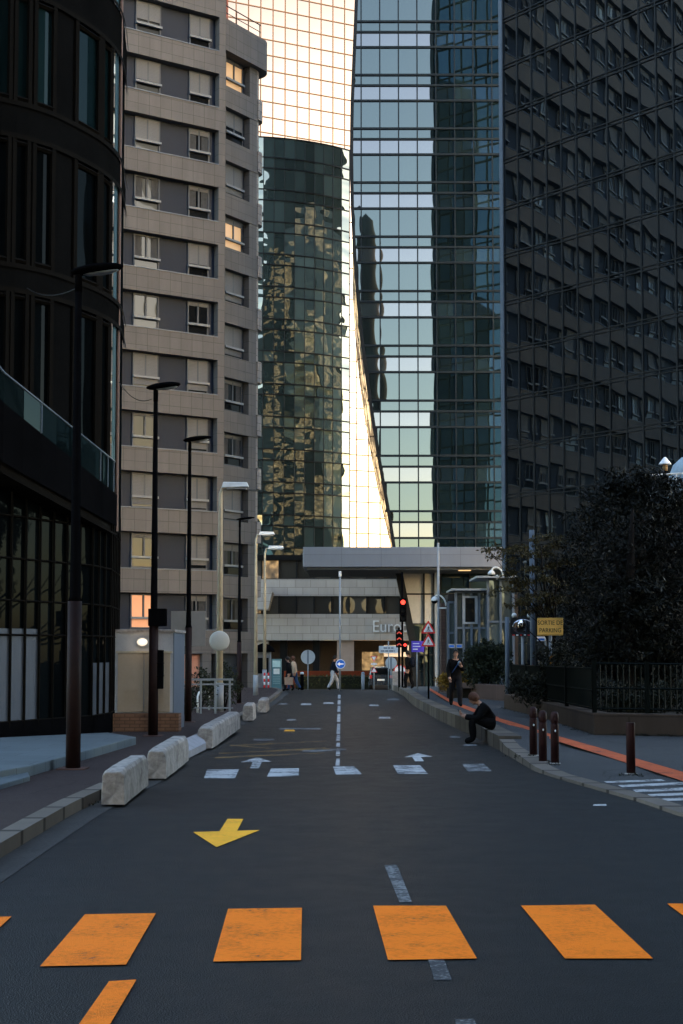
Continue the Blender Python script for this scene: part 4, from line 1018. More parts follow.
# tall pale pole with dome camera arm, beside the triangles
pc = GR(438.8, 693); Yc = pc.y
t = thing('camera_mast', 'tall slim pale mast with a curved arm holding a dome camera by the brown wall', 'camera mast', pc)
H = V(0, 543, Yc).z-pc.z; post(t, H, .055)
def dome_camera(t, root, a, c, Y, z_off):
    """curved arm from point a over to a dome at c (pixel pairs)"""
    A, B_ = V(*a, Y)-root, V(*c, Y)-root; top = max(A.z, B_.z)+abs(B_.x-A.x)*.55
    n = 10; P = [Vector((A.x, 0, A.z))]
    for i in range(1, n+1):
        an = PI*i/n; P.append(Vector(((A.x+B_.x)/2+(A.x-B_.x)/2*math.cos(an), 0, A.z+(B_.z-A.z)*i/n+(top-max(A.z, B_.z))*math.sin(an))))
    b = MB(); b.tube(P, .035, 8); b.build('arm', M['pale_metal'], t)
    b = MB(); b.lathe([(.04, .06), (.10, .02), (.15, -.05), (.16, -.13)], (B_.x, 0, B_.z), 16); h = b.build('camera_housing', M['pale_metal'], t)
    b = MB(); b.ell((B_.x, 0, B_.z-.14), .13, .13, .11, 14, 8); b.build('dome', M['black'], h)
dome_camera(t, pc, (446, 606), (434.5, 598), Yc, 0)
p = V(438.8, 608, Yc)-pc; b = MB(); b.box(-.02, -.05, p.z-.03, V(447, 0, Yc).x-pc.x, .0, p.z+.03); b.build('cross_bracket', M['pale_metal'], t)
# violet direction panel and small grey plate
t = thing('violet_sign', 'small violet sign panel with white lettering beside the leaning strut', 'sign', (V(417, 647, 66).x, 66, 0))
q0, q1 = V(411.5, 652, 66), V(424, 641, 66); xx = V(417, 647, 66).x
b = MB(); b.box(q0.x-xx, -.03, q0.z, q1.x-xx, 0, q1.z); pn = b.build('panel', M['purple'], t)
for i, wd in enumerate((.30, .36, .22)):
    b = MB(); zz_ = q1.z-.12-.13*i; b.box(q0.x-xx+.06, -.034, zz_-.02, q0.x-xx+.06+wd, -.0305, zz_+.02); b.build('text_bar', M['white'], pn)
b = MB(); b.tube([(.0, .04, RZ(66)+.2), (0, .04, q1.z)], .035, 8); b.build('post', M['grey_metal'], t)

# traffic lights
pt_ = V(402.5, 689, 67.5); pt_.z = RZ(67.5)+.2; Yl = 67.5
t = thing('traffic_light', 'black traffic light on a dark pole with its red lamp lit', 'traffic light', pt_)
post(t, V(0, 572, Yl).z-pt_.z, .05, 'black')
def head(nm, px, pyt, pyb, wpx, lampy, lit, chev=False):
    q0, q1 = V(px-wpx/2, pyb, Yl)-pt_, V(px+wpx/2, pyt, Yl)-pt_
    b = MB(); b.box(q0.x, -.26, q0.z, q1.x, -.06, q1.z); hd = b.build(nm, M['black'], t, bevel=.02)
    n = 3; hh = (q1.z-q0.z)/n; xm = (q0.x+q1.x)/2; rr = min(hh, q1.x-q0.x)*.36
    for i in range(n):
        zc = q1.z-hh*(i+.5)
        if chev:
            b = MB()
            for s_ in (-1, 1): b.tube([(xm+s_*rr*1.1, -.272, zc-rr*.5), (xm, -.272, zc+rr*.45)], .03, 5)
            b.build('red_chevron', emit('chevron_red', (1, .10, .05), .006), hd); continue
        on = lit and i == 0
        b = MB(); b.ell((xm, -.262, zc), rr, .03, rr, 18, 8); b.build('lamp', emit('signal_red', (1, .05, .03), .35) if on else M['ink'], hd)
        b = MB(); ring = [(xm+rr*1.15*math.cos(a*PI/8), zc+rr*1.15*math.sin(a*PI/8)) for a in range(-1, 10)]
        for (x0, z0), (x1, z1) in zip(ring, ring[1:]): b.face([(x0, -.26, z0), (x1, -.26, z1), (x1, -.42, z1-.02), (x0, -.42, z0-.02)])
        b.build('visor', M['black'], hd)
    return hd
head('signal_head', 402.8, 598.5, 622, 6.6, 607, True)
head('chevron_head', 399, 630, 647.5, 6.4, 0, False, True)
q = V(404.8, 645, Yl)-pt_; b = MB(); b.box(q.x-.11, -.24, q.z-.34, q.x+.11, -.06, q.z+.12); hd = b.build('pedestrian_head', M['black'], t, bevel=.015)
b = MB(); b.ell((q.x, -.243, q.z), .075, .02, .075, 14, 7); b.build('lamp', emit('ped_red', (1, .05, .03), .18), hd)
q = V(399, 657, Yl)-pt_; b = MB(); b.tube([(q.x, -.05, q.z-1.6), (q.x, -.05, q.z+1.4)], .05, 8); b.build('side_post', M['black'], t)
lg = bpy.data.lights.new('signal', 'POINT'); lg.energy = .0; bpy.data.lights.remove(lg)

# tall pole with blue arrow disc in the street axis
pb_ = V(340, 690, 69.5); pb_.z = RZ(69.5)
t = thing('lamp_mast', 'tall slim grey mast with a small cap standing at the crest in the street axis', 'mast', pb_)
post(t, V(0, 575, 69.5).z-pb_.z, .05); b = MB(); z_ = V(0, 577, 69.5).z-pb_.z; b.box(-.07, -.07, z_, .07, .07, z_+.28); b.build('cap', M['pale_metal'], t, bevel=.02)
q = V(340.5, 664, 69.3); t = thing('direction_disc', 'round blue disc with a white arrow fixed on the tall grey mast', 'road sign', (q.x, 69.4, q.z))
b = MB(); b.disc_y(0, 0, .235, -.08, -.06); pl = b.build('disc', M['blue'], t)
b = MB(); b.extrude_y([(.15, -.035), (.15, .035), (-.03, .035), (-.03, .10), (-.17, 0), (-.03, -.10), (-.03, -.035)], -.088, -.081); b.build('arrow', M['white'], pl)
b = MB(); n = 24
for k in range(n):
    a0_, a1_ = 2*PI*k/n, 2*PI*(k+1)/n; b.face([(.205*math.cos(a0_), -.0815, .205*math.sin(a0_)), (.23*math.cos(a0_), -.0815, .23*math.sin(a0_)), (.23*math.cos(a1_), -.0815, .23*math.sin(a1_)), (.205*math.cos(a1_), -.0815, .205*math.sin(a1_))])
b.build('rim', M['white'], pl)

# signs beyond the crest
def zat(Y): return RZ(Y)
def disc_sign(label, px, py, Y, r, m, cat='road sign', face=None, group=None):
    p = V(px, py, Y); t = thing('round_sign', label, cat, (p.x, Y, zat(Y)), 0, group); h = p.z-zat(Y)
    post(t, h, .03)
    b = MB(); b.disc_y(0, h, r, -.055, -.035); pl = b.build('disc', M[m], t)
    if face: face(pl, h)
    return t
def band(pl, h):
    b = MB(); b.box(-.05, -.06, h-.40, .05, -.0555, h+.40); b.build('back_rail', M['grey_metal'], pl)
disc_sign('grey back of a round sign on a thin post beyond the crest, above the hedge', 308, 657, 84, .42, 'pale_metal', face=band)
disc_sign('grey back of a round sign on a thin post next to the dark car', 391, 663, 88, .36, 'pale_metal', face=band)
def noentry(pl, h):
    b = MB(); b.disc_y(0, h, .27, -.062, -.0555); b.build('white_field', M['white'], pl)
    b = MB(); b.box(-.24, -.068, h-.14, .24, -.0625, h-.02); b.build('bar', M['red'], pl)
disc_sign('round red rimmed sign low beside the man with the backpack', 400, 671, 71, .32, 'red', face=noentry)
p = V(374, 658, 92); t = thing('yield_sign', 'upside down red and white triangle above two small plates beyond the crest', 'road sign', (p.x, 92, zat(92)))
h = p.z-zat(92); post(t, h, .03); tri_sign(t, 0, h, .46, False)
h2 = V(374, 664, 92).z-zat(92); b = MB(); b.box(-.2, -.06, h2-.06, .2, -.04, h2+.06); b.build('plate', M['white'], t); tri_sign(t, 0, V(374, 670.5, 92).z-zat(92), .46)
p = V(388.5, 649.5, 86); t = thing('street_name_sign', 'white lettered direction panel on a post behind the traffic light', 'sign', (p.x, 86, zat(86)))
h = p.z-zat(86); post(t, V(0, 641, 86).z-zat(86), .035)
b = MB(); b.box(-.58, -.07, h-.21, .58, -.045, h+.21); pl = b.build('panel', M['white'], t)
M['grey_ink'] = rough('grey_ink', (.12, .13, .15), .6)
for zz_, segs in ((.09, ((-.30, -.08), (-.03, .10), (.14, .30))), (-.09, ((-.48, -.25), (-.20, -.02), (.03, .28), (.32, .37)))):
    b = MB()
    for x0, x1 in segs: b.box(x0, -.076, h+zz_-.035, x1, -.0705, h+zz_+.035)
    b.build('text_bar', M['grey_ink'], pl)

# info kiosk, booth and barrier posts up left
Yk = 73.; q0, q1 = V(271.5, 686, Yk), V(281.5, 659, Yk)
t = thing('info_kiosk', 'upright teal information kiosk with a pale screen panel at the street end', 'kiosk', ((q0.x+q1.x)/2, Yk, q0.z)); w2 = (q1.x-q0.x)/2; h = q1.z-q0.z
b = MB(); b.box(-w2, 0, -.3, w2, .25, h); b.build('body', rough('teal_panel', (.06, .13, .15), .4, .15, 2), t, bevel=.02)
b = MB(); b.box(-w2+.05, -.02, h*.70, w2-.05, -.003, h-.08); b.build('header_panel', rough('pale_teal', (.25, .38, .4), .4), t)
b = MB(); b.box(-w2+.1, -.02, h*.44, w2-.1, -.003, h*.64); b.build('screen', rough('pale_print', (.4, .45, .45), .4, .3, 9), t)
b = MB()
for i in range(5): b.box(-w2+.07, -.015, h*(.08+.065*i), w2-.07, -.003, h*(.11+.065*i))
b.build('text_bar', rough('mid_teal', (.13, .22, .24), .4), t)
Yb = 79.; q = V(266, 655, Yb)
t = thing('guard_booth', 'small grey booth with a dark domed roof behind the info kiosk', 'booth', (q.x-.2, Yb, zat(Yb)))
h = V(0, 652, Yb).z-zat(Yb)
b = MB(); b.box(-.35, 0, 0, .45, .8, h); b.build('wall', M['grey_metal'], t)
b = MB(); b.lathe([(.62, h), (.6, h+.12), (.45, h+.32), (.2, h+.45), (.02, h+.5)], (0.05, .4, 0), 16); b.build('roof', M['black'], t)
b = MB(); b.box(-.25, -.02, h*.45, .35, -.003, h*.85); b.build('window', M['g_win'], t)
for px, lab in ((264.5, 'red and white striped post, the one nearer the lamp'), (268.5, 'red and white striped post next to the info kiosk')):
    q = V(px, 688, 70.5); b = MB(); n = 5; z0 = RZ(70.5)+.13
    for i in range(n): b.cur = i % 2; b.tube([(q.x, 70.5, z0+i*.15), (q.x, 70.5, z0+(i+1)*.15)], .045, 10)
    tag(b.build('marker_post', [M['red'], M['white']]), lab, 'post')
for px, Y, lab, r in ((302, 78, 'dark post with a white cap in front of the hedge', .10), (363, 78, 'grey post standing before the hedge in the passage', .09)):
    q = V(px, 690, Y); t = thing('hedge_post', lab, 'post', (q.x, Y, zat(Y))); h = V(0, 672, Y).z-zat(Y)
    post(t, h-.12, r, 'black' if r > .095 else 'grey_metal'); b = MB(); b.lathe([(r, h-.12), (r, h-.03), (r*.5, h)], seg=12); b.build('cap', M['white'] if r > .095 else M['grey_metal'], t)
b = MB(); q = V(395, 688, 70.5); b.box(q.x-.12, 70.5, RZ(70.5), q.x+.45, 71, RZ(70.5)+.95); tag(b.build('stone_pedestal', M['concrete'], bevel=.03), 'squat pale stone pedestal beside the man with the backpack', 'pedestal')

# parked dark car beyond the crest
Yv = 99.; q = V(381, 690, Yv)
tK = thing('parked_car', 'dark car with a painted roof highlight parked beyond the crest', 'car', (q.x, Yv, zat(Yv)))
M['car'] = rough('dark_car_paint', (.012, .016, .022), .25, .1, 2, spec=.6)
b = MB(); prof = [(-.80, .30), (-.83, .75), (-.78, .98), (-.66, 1.46), (-.5, 1.52), (.5, 1.52), (.66, 1.46), (.78, .98), (.83, .75), (.80, .30)]
n = len(prof); vs = []; S4 = [(0, .96, 1.), (.06, 1., 1.), (3.1, 1., 1.), (3.3, 1., .72), (4.2, .96, .64)]
for y, kx, kz in S4: vs += [(x*kx, y, .30+(z-.30)*kz) for x, z in prof]
b.raw(vs, [(i*n+k, i*n+(k+1) % n, (i+1)*n+(k+1) % n, (i+1)*n+k) for i in range(len(S4)-1) for k in range(n)]+[tuple(range(n-1, -1, -1)), tuple(range((len(S4)-1)*n, len(S4)*n))])
b.build('body', M['car'], tK)
b = MB(); b.raw([(-.62, -.012, 1.02), (.62, -.012, 1.02), (.52, -.012, 1.42), (-.52, -.012, 1.42)], [(0, 1, 2, 3)]); b.build('rear_window', M['g_win'], tK)
for s_ in (-1, 1):
    b = MB(); b.box(s_*.70-.09, -.02, .78, s_*.70+.09, .05, .98); b.build('tail_light', M['red'], tK)
    for y in (.75, 3.3):
        b = MB(); b.tube([(s_*.62, y, .32), (s_*.82, y, .32)], .32, 18); wl = b.build('wheel', M['ink'], tK); b = MB(); b.tube([(s_*.8, y, .32), (s_*.83, y, .32)], .19, 14); b.build('rim', M['grey_metal'], wl)
b = MB(); b.box(-.5, -.03, 1.52, .5, .3, 1.58); b.build('roof_highlight', M['pale_metal'], tK)  # pale strip paints the highlight along the roof
b = MB(); b.box(-.25, -.025, .60, .25, -.004, .72); b.build('number_plate', M['white'], tK)

# ---------------------------------------------------------------- right side: pavilion, walls, fences
YP = 60.
tP = thing('glass_pavilion', 'small glass entrance pavilion with blue grey frames behind the shrubs', 'pavilion', (0, YP, 0))
zb_ = RZ(58)+.3
def frames(x0, x1, y, z0, z1, nx, nz, nm='glass_wall', hz=None):
    xs = [x0+(x1-x0)*i/nx for i in range(nx+1)]; zs = hz or [z0+(z1-z0)*i/nz for i in range(nz+1)]
    b = MB()
    for i in range(nx):
        for j in range(len(zs)-1): b.pane((xs[i], y, zs[j]), (xs[i+1], y, zs[j]), (xs[i+1], y, zs[j+1]), (xs[i], y, zs[j+1]))
    g = b.build(nm, M['g_pav'], tP)
    b = MB()
    for x in xs: b.box(x-.05, y-.06, z0, x+.05, y+.05, z1)
    for z in zs: b.box(x0, y-.055, z-.045, x1, y+.045, z+.045)
    b.build('frame', M['steel_blue'], g)
X = lambda px: V(px, 640, YP).x; Z = lambda py: V(480, py, YP).z
frames(X(449), X(456), .4, zb_, Z(602), 1, 3)
frames(X(456), X(487), 0, zb_, Z(592), 4, 3, hz=[zb_, Z(660), Z(628), Z(592)])
frames(X(487), X(512), -.5, zb_, Z(580), 2, 3, hz=[zb_, Z(660), Z(622), Z(580)])
b = MB(); b.box(X(451), -.4, Z(592)+.05, X(489), 2.5, Z(590.5)+.07); b.box(X(475), -.9, Z(580)+.05, X(514), 2.5, Z(578.5)+.07); b.build('roof', M['grey_metal'], tP)
b = MB(); b.box(X(470)-.32, -.09, Z(624), X(470)+.32, -.06, Z(596)); fo = b.build('open_vent', M['grey_metal'], tP); b = MB(); b.box(X(470)-.2, -.1, Z(622), X(470)+.2, -.091, Z(598)); b.build('pane', M['g_win'], fo)
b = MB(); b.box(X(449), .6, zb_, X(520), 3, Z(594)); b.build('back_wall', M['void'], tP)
for px in (451.5, 459):
    b = MB(); b.box(X(px)-.14, -.09, Z(648), X(px)+.14, -.07, Z(644)); pl = b.build('blue_plate', M['grey_metal'], tP); b = MB(); b.box(X(px)-.1, -.094, Z(647.2), X(px)+.1, -.091, Z(645.2)); b.build('plate_print', M['blue'], pl)
q0, q1 = V(441.5, 690, 62), V(449, 603, 62)
b = MB(); b.box(q0.x, 62, RZ(62), q1.x+.1, 64.5, q1.z); tag(b.build('brown_wall', tiles('brown_brick', (.075, .048, .04), .42, .14, .012, .7, .12, 'xz', .85, .5, .2)), 'narrow brown brick wall pier beside the tall mast', 'wall')
pd = V(503, 583, 57); t = thing('dome_camera', 'white dome camera on a curved arm standing on the pavilion roof', 'camera', (pd.x, 59.2, Z(578)))
o_ = Vector((pd.x, 59.2, Z(578))); post(t, V(0, 575, 59.2).z-o_.z, .04, 'pale_metal'); dome_camera(t, o_, (503, 576), (491.5, 571.5), 59.2, 0)

def wall_poly(name, label, pts, h, th, m, cat='wall'):
    """low wall along ground points"""
    b = MB(); n = len(pts)
    for i in range(n-1):
        a, c = Vector(pts[i]), Vector(pts[i+1]); d = (c-a); d.z = 0; d.normalize(); nn = Vector((-d.y, d.x, 0))
        if nn.y < 0: nn = -nn
        e0 = a+nn*th; e1 = c+nn*th; lo = min(a.z, c.z)-.3
        b.hexa([(a.x, a.y, lo), (c.x, c.y, lo), (e1.x, e1.y, lo), (e0.x, e0.y, lo), (a.x, a.y, a.z+h), (c.x, c.y, c.z+h), (e1.x, e1.y, c.z+h), (e0.x, e0.y, a.z+h)])
    o = b.build(name, m, bevel=.02); return tag(o, label, cat)
M['planter'] = tiles('planter_concrete', (.048, .034, .026), 1.4, .5, .015, .6, .12, 'rz', .85, .5, .5)
M['planter_far'] = tiles('planter_render', (.075, .05, .042), 1.4, .6, .012, .7, .1, 'rz', .85, .5, .5)
g1, g2, g3 = GR(504, 708.5), GR(594, 735), GR(760, 739)
wall_poly('planter_wall', 'low brown planter wall below the big dark tree', [g1, g2, g3], .42, .35, M['planter'])
h1, h2 = GR(452, 696), GR(509, 701.5)
wall_poly('planter_wall', 'low pinkish planter wall behind the walking man', [GR(441, 692.5), h1, h2], .55, .35, M['planter_far'])
b = MB(); b.prism([(g1.x+.3, g1.y+.1), (g2.x+.1, g2.y+.3), (g3.x, g3.y+.3), (g3.x+8, g3.y+16), (g1.x+6, g1.y+3)], -1., lambda p: RZ(p[1])+HR(p[1])+.3)
tag(b.build('soil', rough('planter_soil', (.018, .015, .012), .95, .4, 5)), kind='structure')
b = MB(); b.prism([(h1.x+.2, h1.y+.3), (h2.x+3, h2.y+.3), (h2.x+3, h2.y+4), (h1.x-.4, h2.y+5)], -1., lambda p: RZ(57)+.7)
tag(b.build('soil', rough('planter_soil', (.018, .015, .012), .95, .4, 5)), kind='structure')
# dark green mesh fence panels standing behind the wall
M['fence'] = rough('dark_green_fence', (.0015, .0035, .003), .6, .2, 3, spec=.06)
def fence(label, a, c, h, n):
    t = thing('fence', label, 'fence', a); d = Vector(c)-Vector(a); 
    b = MB(); L = d.length; u = d/L; k = int(L/.11)
    for i in range(k+1): p = u*(L*i/k); b.tube([(p.x, p.y, p.z+.05), (p.x, p.y, p.z+h)], .014, 4)
    for z in (.08, h*.5, h): b.tube([(0, 0, z), (d.x, d.y, d.z+z)], .02, 5)
    b.build('grille', M['fence'], t)
    for i in range(n+1):
        p = d*(i/n); b = MB(); b.box(p.x-.04, p.y-.04, p.z-.2, p.x+.04, p.y+.04, p.z+h+.05); b.build('post', M['fence'], t)
f1 = Vector((g1.x+.25, g1.y+.15, g1.z+.42)); f2 = Vector((g2.x+.05, g2.y+.2, g2.z+.42)); f3 = Vector((g3.x, g3.y+.25, g3.z+.42))
fence('dark green railing on the planter wall running back along the pavement', f1, f2, .85, 4)
fence('dark green railing on the planter wall facing the zebra stripes', f2, f3, .95, 3)
# grey tubes and mirror by the fence
pq = Vector((V(507.5, 690, 48).x, 48, RZ(48)+.35))
t = thing('grey_column', 'slim blue grey steel column rising from the railing end', 'column', pq); post(t, V(0, 617, 48).z-pq.z, .075, 'steel_blue')
pq = Vector((V(533, 690, 46).x, 46, RZ(46)+.35)); t = thing('grey_column', 'pale flecked steel column between the mirror and the yellow sign', 'column', pq); post(t, V(0, 530, 46).z-pq.z, .085, 'steel_blue')
q0, q1 = V(510.5, 636, 46.5), V(535, 617.5, 46.5); t = thing('traffic_mirror', 'rounded rectangular traffic mirror with a red and white dashed rim', 'traffic mirror', ((q0.x+q1.x)/2, 46.5, q0.z)); w2 = (q1.x-q0.x)/2; h = q1.z-q0.z
def rrect(w, z0, z1, r, n=5):
    P = []
    for cx, cz, s in ((w-r, z0+r, -PI/2), (w-r, z1-r, 0), (-w+r, z1-r, PI/2), (-w+r, z0+r, PI)): P += [(cx+r*math.cos(s+PI/2*i/n), cz+r*math.sin(s+PI/2*i/n)) for i in range(n+1)]
    return P
b = MB(); b.extrude_y(rrect(w2, 0, h, .12), -.03, .02); fr_ = b.build('rim', M['ink'], t)
b = MB(); b.ell((0, -.025, h/2), w2-.06, .05, h/2-.05, 24, 12); 
mm, nt, bb = mat('mirror_face'); bb.inputs['Metallic'].default_value = 1; bb.inputs['Roughness'].default_value = .06; bb.inputs['Base Color'].default_value = (.35, .35, .37, 1)
b.build('mirror_face', mm, fr_)
for i in range(6):
    b = MB(); b.box(-w2+.1+i*(2*w2-.2)/5-.035, -.034, .01, -w2+.1+i*(2*w2-.2)/5+.035, -.031, .05); b.build('rim_dash', M['white'] if i % 2 else M['red'], fr_)
b = MB(); b.tube([(0, .06, -1.9), (0, .06, h*.6)], .05, 8); b.build('post', M['grey_metal'], t)
for px, lab in ((514.2, 'small white globe lamp at the outer corner of the traffic mirror'), (529.5, 'small white globe lamp at the inner corner of the traffic mirror')):
    q = V(px, 617, 46.6); t = thing('globe_lamp', lab, 'lamp', q); b = MB(); b.ell((0, 0, .05), .085, .085, .085, 12, 8); b.build('globe', M['pale_metal'], t); b = MB(); b.tube([(0, 0, -.12), (0, 0, 0)], .03, 8); b.build('neck', M['grey_metal'], t)
# raised terrace behind the tree with rail and cap lamp
q = V(648, 492, 44); zt_ = q.z-.5
b = MB(); b.box(V(640, 500, 44).x, 44, -1, V(640, 500, 44).x+10, 52, zt_); tag(b.build('terrace_wall', M['dark_wall']), 'dark raised terrace wall hidden behind the big tree', 'wall')
t = thing('terrace_rail', 'pale tube railing on the terrace showing above the big tree', 'railing', (q.x, 44.3, zt_))
for dz, r in ((1.15, .03), (.85, .022), (.5, .022)):
    b = MB(); b.tube([(0, 0, dz-.1), (3.5, -.0, dz+.12)], r, 6); b.build('rail', M['pale_metal'], t)
for x in (.05, .95, 1.85): post(t, 1.1, .03, 'pale_metal', x=x, z0=0)
q = V(665, 462, 44.6); t = thing('cap_lamp', 'small lamp with a white conical cap beyond the terrace rail', 'lamp', (q.x, 44.6, zt_)); post(t, q.z-zt_-.2, .05, 'black', z0=0)
b = MB(); b.lathe([(.2, -.03), (.19, .0), (.07, .16), (.03, .2)], (0, 0, q.z-zt_-.05), 16); b.build('cap', M['white'], t); b = MB(); b.tube([(0, 0, q.z-zt_-.28), (0, 0, q.z-zt_-.08)], .08, 10); b.build('lantern', rough('warm_glass', (.3, .2, .1), .3), t)
q = V(684, 470, 45.2); b = MB(); b.lathe([(.62, -.9), (.62, -.3), (.45, .15), (.18, .4), (.02, .45)], (q.x+.1, 45.2, q.z), 18); tag(b.build('pale_kiosk_dome', rough('pale_blue_dome', (.26, .33, .38), .4)), 'pale blue domed shape at the picture edge beyond the terrace rail', 'dome')
q0, q1 = V(537, 641, 45), V(545.5, 636.5, 45); t = thing('small_plate', 'small white and blue plate below the yellow sign', 'sign', ((q0.x+q1.x)/2, 45, q0.z)); w2 = (q1.x-q0.x)/2; b = MB(); b.box(-w2, -.02, 0, w2, 0, q1.z-q0.z); pl = b.build('plate', M['white'], t); b = MB(); b.box(-w2+.03, -.025, .02, w2-.03, -.0205, (q1.z-q0.z)*.6); b.build('plate_print', M['blue'], pl)
b = MB(); b.tube([(w2, .02, -2.), (w2, .02, .2)], .03, 6); b.build('post', M['grey_metal'], t)
# ================================================================== vegetation
def leafmat(name, c, var=.5, warm=(1.3, 1.1, .6)):
    m, nt, b = mat(name); L = nt.links
    gi = nd(nt, 'ShaderNodeNewGeometry'); tc = nd(nt, 'ShaderNodeTexCoord')
    n = nd(nt, 'ShaderNodeTexNoise', i_Scale=1.1, i_Detail=3.); L.new(tc.outputs['Object'], n.inputs['Vector'])
    k = math_(nt, 'ADD', math_(nt, 'MULTIPLY', gi.outputs['Random Per Island'], .55), math_(nt, 'MULTIPLY', n.outputs[0], .45))
    rp = ramp(nt, k, [(.15, sc(c, 1-var)), (.5, c), (.85, tuple(x*w*(1+var*.5) for x, w in zip(c, warm)))]); L.new(rp.outputs[0], b.inputs['Base Color'])
    b.inputs['Roughness'].default_value = .6; b.inputs['Specular IOR Level'].default_value = .15
    return m
M['bark'] = rough('bark', (.008, .006, .005), .9, .4, 6, bump=.6)
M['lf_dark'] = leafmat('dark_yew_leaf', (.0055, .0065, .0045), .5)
M['lf_bush'] = leafmat('shrub_leaf', (.016, .022, .012), .55)
M['lf_low'] = leafmat('low_hedge_leaf', (.010, .012, .007), .5)
M['lf_yel'] = leafmat('yellow_leaf', (.15, .085, .010), .5, (1.1, 1.1, .8))
M['lf_spr'] = leafmat('spring_leaf', (.040, .034, .012), .5)
M['lf_hedge'] = leafmat('hedge_leaf', (.035, .042, .012), .5)
def leaves(name, clumps, n, size, m, parent, up=.3, aspect=.5, seed=1):
    """clumps: (centre, (rx,ry,rz), weight); leaf = folded quad; spread through the volume, denser near the skin"""
    r = np.random.RandomState(seed); w = np.array([c[2] for c in clumps], float); w /= w.sum()
    idx = r.choice(len(clumps), n, p=w); cen = np.array([tuple(c[0]) for c in clumps])[idx]; rad = np.array([c[1] for c in clumps], float)[idx]
    d = r.normal(size=(n, 3)); d /= np.linalg.norm(d, axis=1)[:, None]; q = r.rand(n)**.45
    p = cen+d*rad*q[:, None]
    a = r.normal(size=(n, 3)); a += d*.8; a[:, 2] -= up; a /= np.linalg.norm(a, axis=1)[:, None]
    b_ = np.cross(a, r.normal(size=(n, 3))); b_ /= np.linalg.norm(b_, axis=1)[:, None]
    s = size*(.55+.9*r.rand(n))[:, None]
    v = np.stack([p-a*s*.1, p+a*s*.45+b_*s*aspect*.5, p+a*s, p+a*s*.45-b_*s*aspect*.5], 1).reshape(-1, 3)
    me = bpy.data.meshes.new(name); me.vertices.add(4*n); me.vertices.foreach_set('co', v.astype(np.float32).ravel())
    me.loops.add(4*n); me.loops.foreach_set('vertex_index', np.arange(4*n, dtype=np.int32)); me.polygons.add(n); me.polygons.foreach_set('loop_start', np.arange(0, 4*n, 4, dtype=np.int32))
    me.update(calc_edges=True); me.validate(); me.materials.append(m)
    o = bpy.data.objects.new(name, me); C.objects.link(o); o.parent = parent; return o
def branchy(base, tips, r0, rnd, mid=.45):
    b = MB()
    for t_ in tips:
        t_ = Vector(t_); s0 = Vector((0, 0, t_.z*mid*rnd.uniform(.5, 1.))); m1 = s0.lerp(t_, .5)+Vector((rnd.uniform(-.2, .2), rnd.uniform(-.2, .2), rnd.uniform(.0, .35)))
        b.tube([s0, s0.lerp(m1, .5)+Vector((rnd.uniform(-.08, .08), 0, .08)), m1, t_], [r0*.55, r0*.42, r0*.3, r0*.08], 7)
    return b
# big dark tree
rnd = random.Random(5)
bt = Vector((V(628, 690, 31.5).x, 31.5, RZ(31.5)+.45))
tT = thing('yew_tree', 'big nearly black spreading tree behind the planter wall and green railing', 'tree', bt)
cl = []
def clump(px, py, dy, rp, w=1., fl=.75):
    dy += 1.2 if px > 600 else 5.5
    p = V(px, py, 31.5+dy); r = rp/F*(31.5+dy); cl.append((p-bt, (r, r*.9, r*fl), w*r*r))
for px, py, dy, rp in ((640, 500, 0, 34), (612, 498, .3, 24), (672, 515, .2, 34), (598, 525, -.2, 28), (628, 535, -.5, 40), (668, 555, -.3, 46), (585, 562, 0, 30), (612, 580, -.6, 42), (655, 600, -.7, 46), (695, 580, 0, 44),
                       (575, 603, .2, 26), (598, 630, -.4, 34), (640, 645, -.8, 42), (680, 640, -.5, 44), (585, 655, .2, 24), (615, 672, -.3, 30), (660, 680, -.4, 34), (720, 540, .3, 44), (710, 650, 0, 46), (565, 575, .4, 16), (618, 612, -.9, 34), (640, 600, -1., 34), (628, 650, -1., 36), (605, 655, -.8, 28), (650, 665, -1., 30), (628, 483, .2, 18), (655, 487, 0, 16), (690, 497, .3, 22)):
    clump(px, py, dy, rp)
b = MB(); b.tube([(0, 0, -.5), (.03, .02, .5), (-.05, 0, 1.3), (.05, .05, 2.2), (.1, 0, 3.6), (.15, 0, 4.6)], [.24, .19, .17, .14, .08, .03], 10); b.build('trunk', M['bark'], tT)
branchy(bt, [c[0] for c in cl], .11, rnd).build('limb', M['bark'], tT)
tw = []
for c, r, w_ in cl:   # broken outline: small sprays sticking out of each clump
    for k in range(18):
        d = Vector((rnd.gauss(0, 1), rnd.gauss(0, 1), rnd.gauss(.1, .8))).normalized(); e = rnd.uniform(.85, 1.4)
        tw.append((Vector((c.x+d.x*r[0]*e, c.y+d.y*r[1]*e, c.z+d.z*r[2]*e)), (.17, .17, .10), .022))
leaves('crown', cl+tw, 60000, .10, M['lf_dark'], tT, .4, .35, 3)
# pale sprays of a young tree hanging over the railing
rnd = random.Random(9)
by = Vector((V(556, 690, 36).x, 36, RZ(36)+.4)); tY = thing('young_tree', 'slender young tree with thin olive sprays beside the big dark tree', 'tree', by)
tips = []; cl2 = []
for px, py, dy in ((513, 560, 0), (522, 548, .4), (530, 570, -.3), (540, 555, .2), (518, 585, .1), (528, 597, -.2), (545, 580, -.3), (553, 545, .3), (540, 605, .2), (515, 603, -.3), (549, 600, 0), (532, 540, 0), (508, 575, .2), (555, 565, .4), (525, 612, .1), (497, 556, .2), (500, 590, -.1), (490, 551, 0)):
    p = V(px, py, 36+dy)-by; tips.append(p)
    u = Vector((rnd.uniform(-1, -.2), rnd.uniform(-.4, .4), rnd.uniform(-.35, .2))).normalized()
    for k in range(6): cl2.append((p-u*(.12*k-.15)+Vector((rnd.gauss(0, .09), rnd.gauss(0, .09), rnd.gauss(0, .05))), (.17, .15, .055), 1))
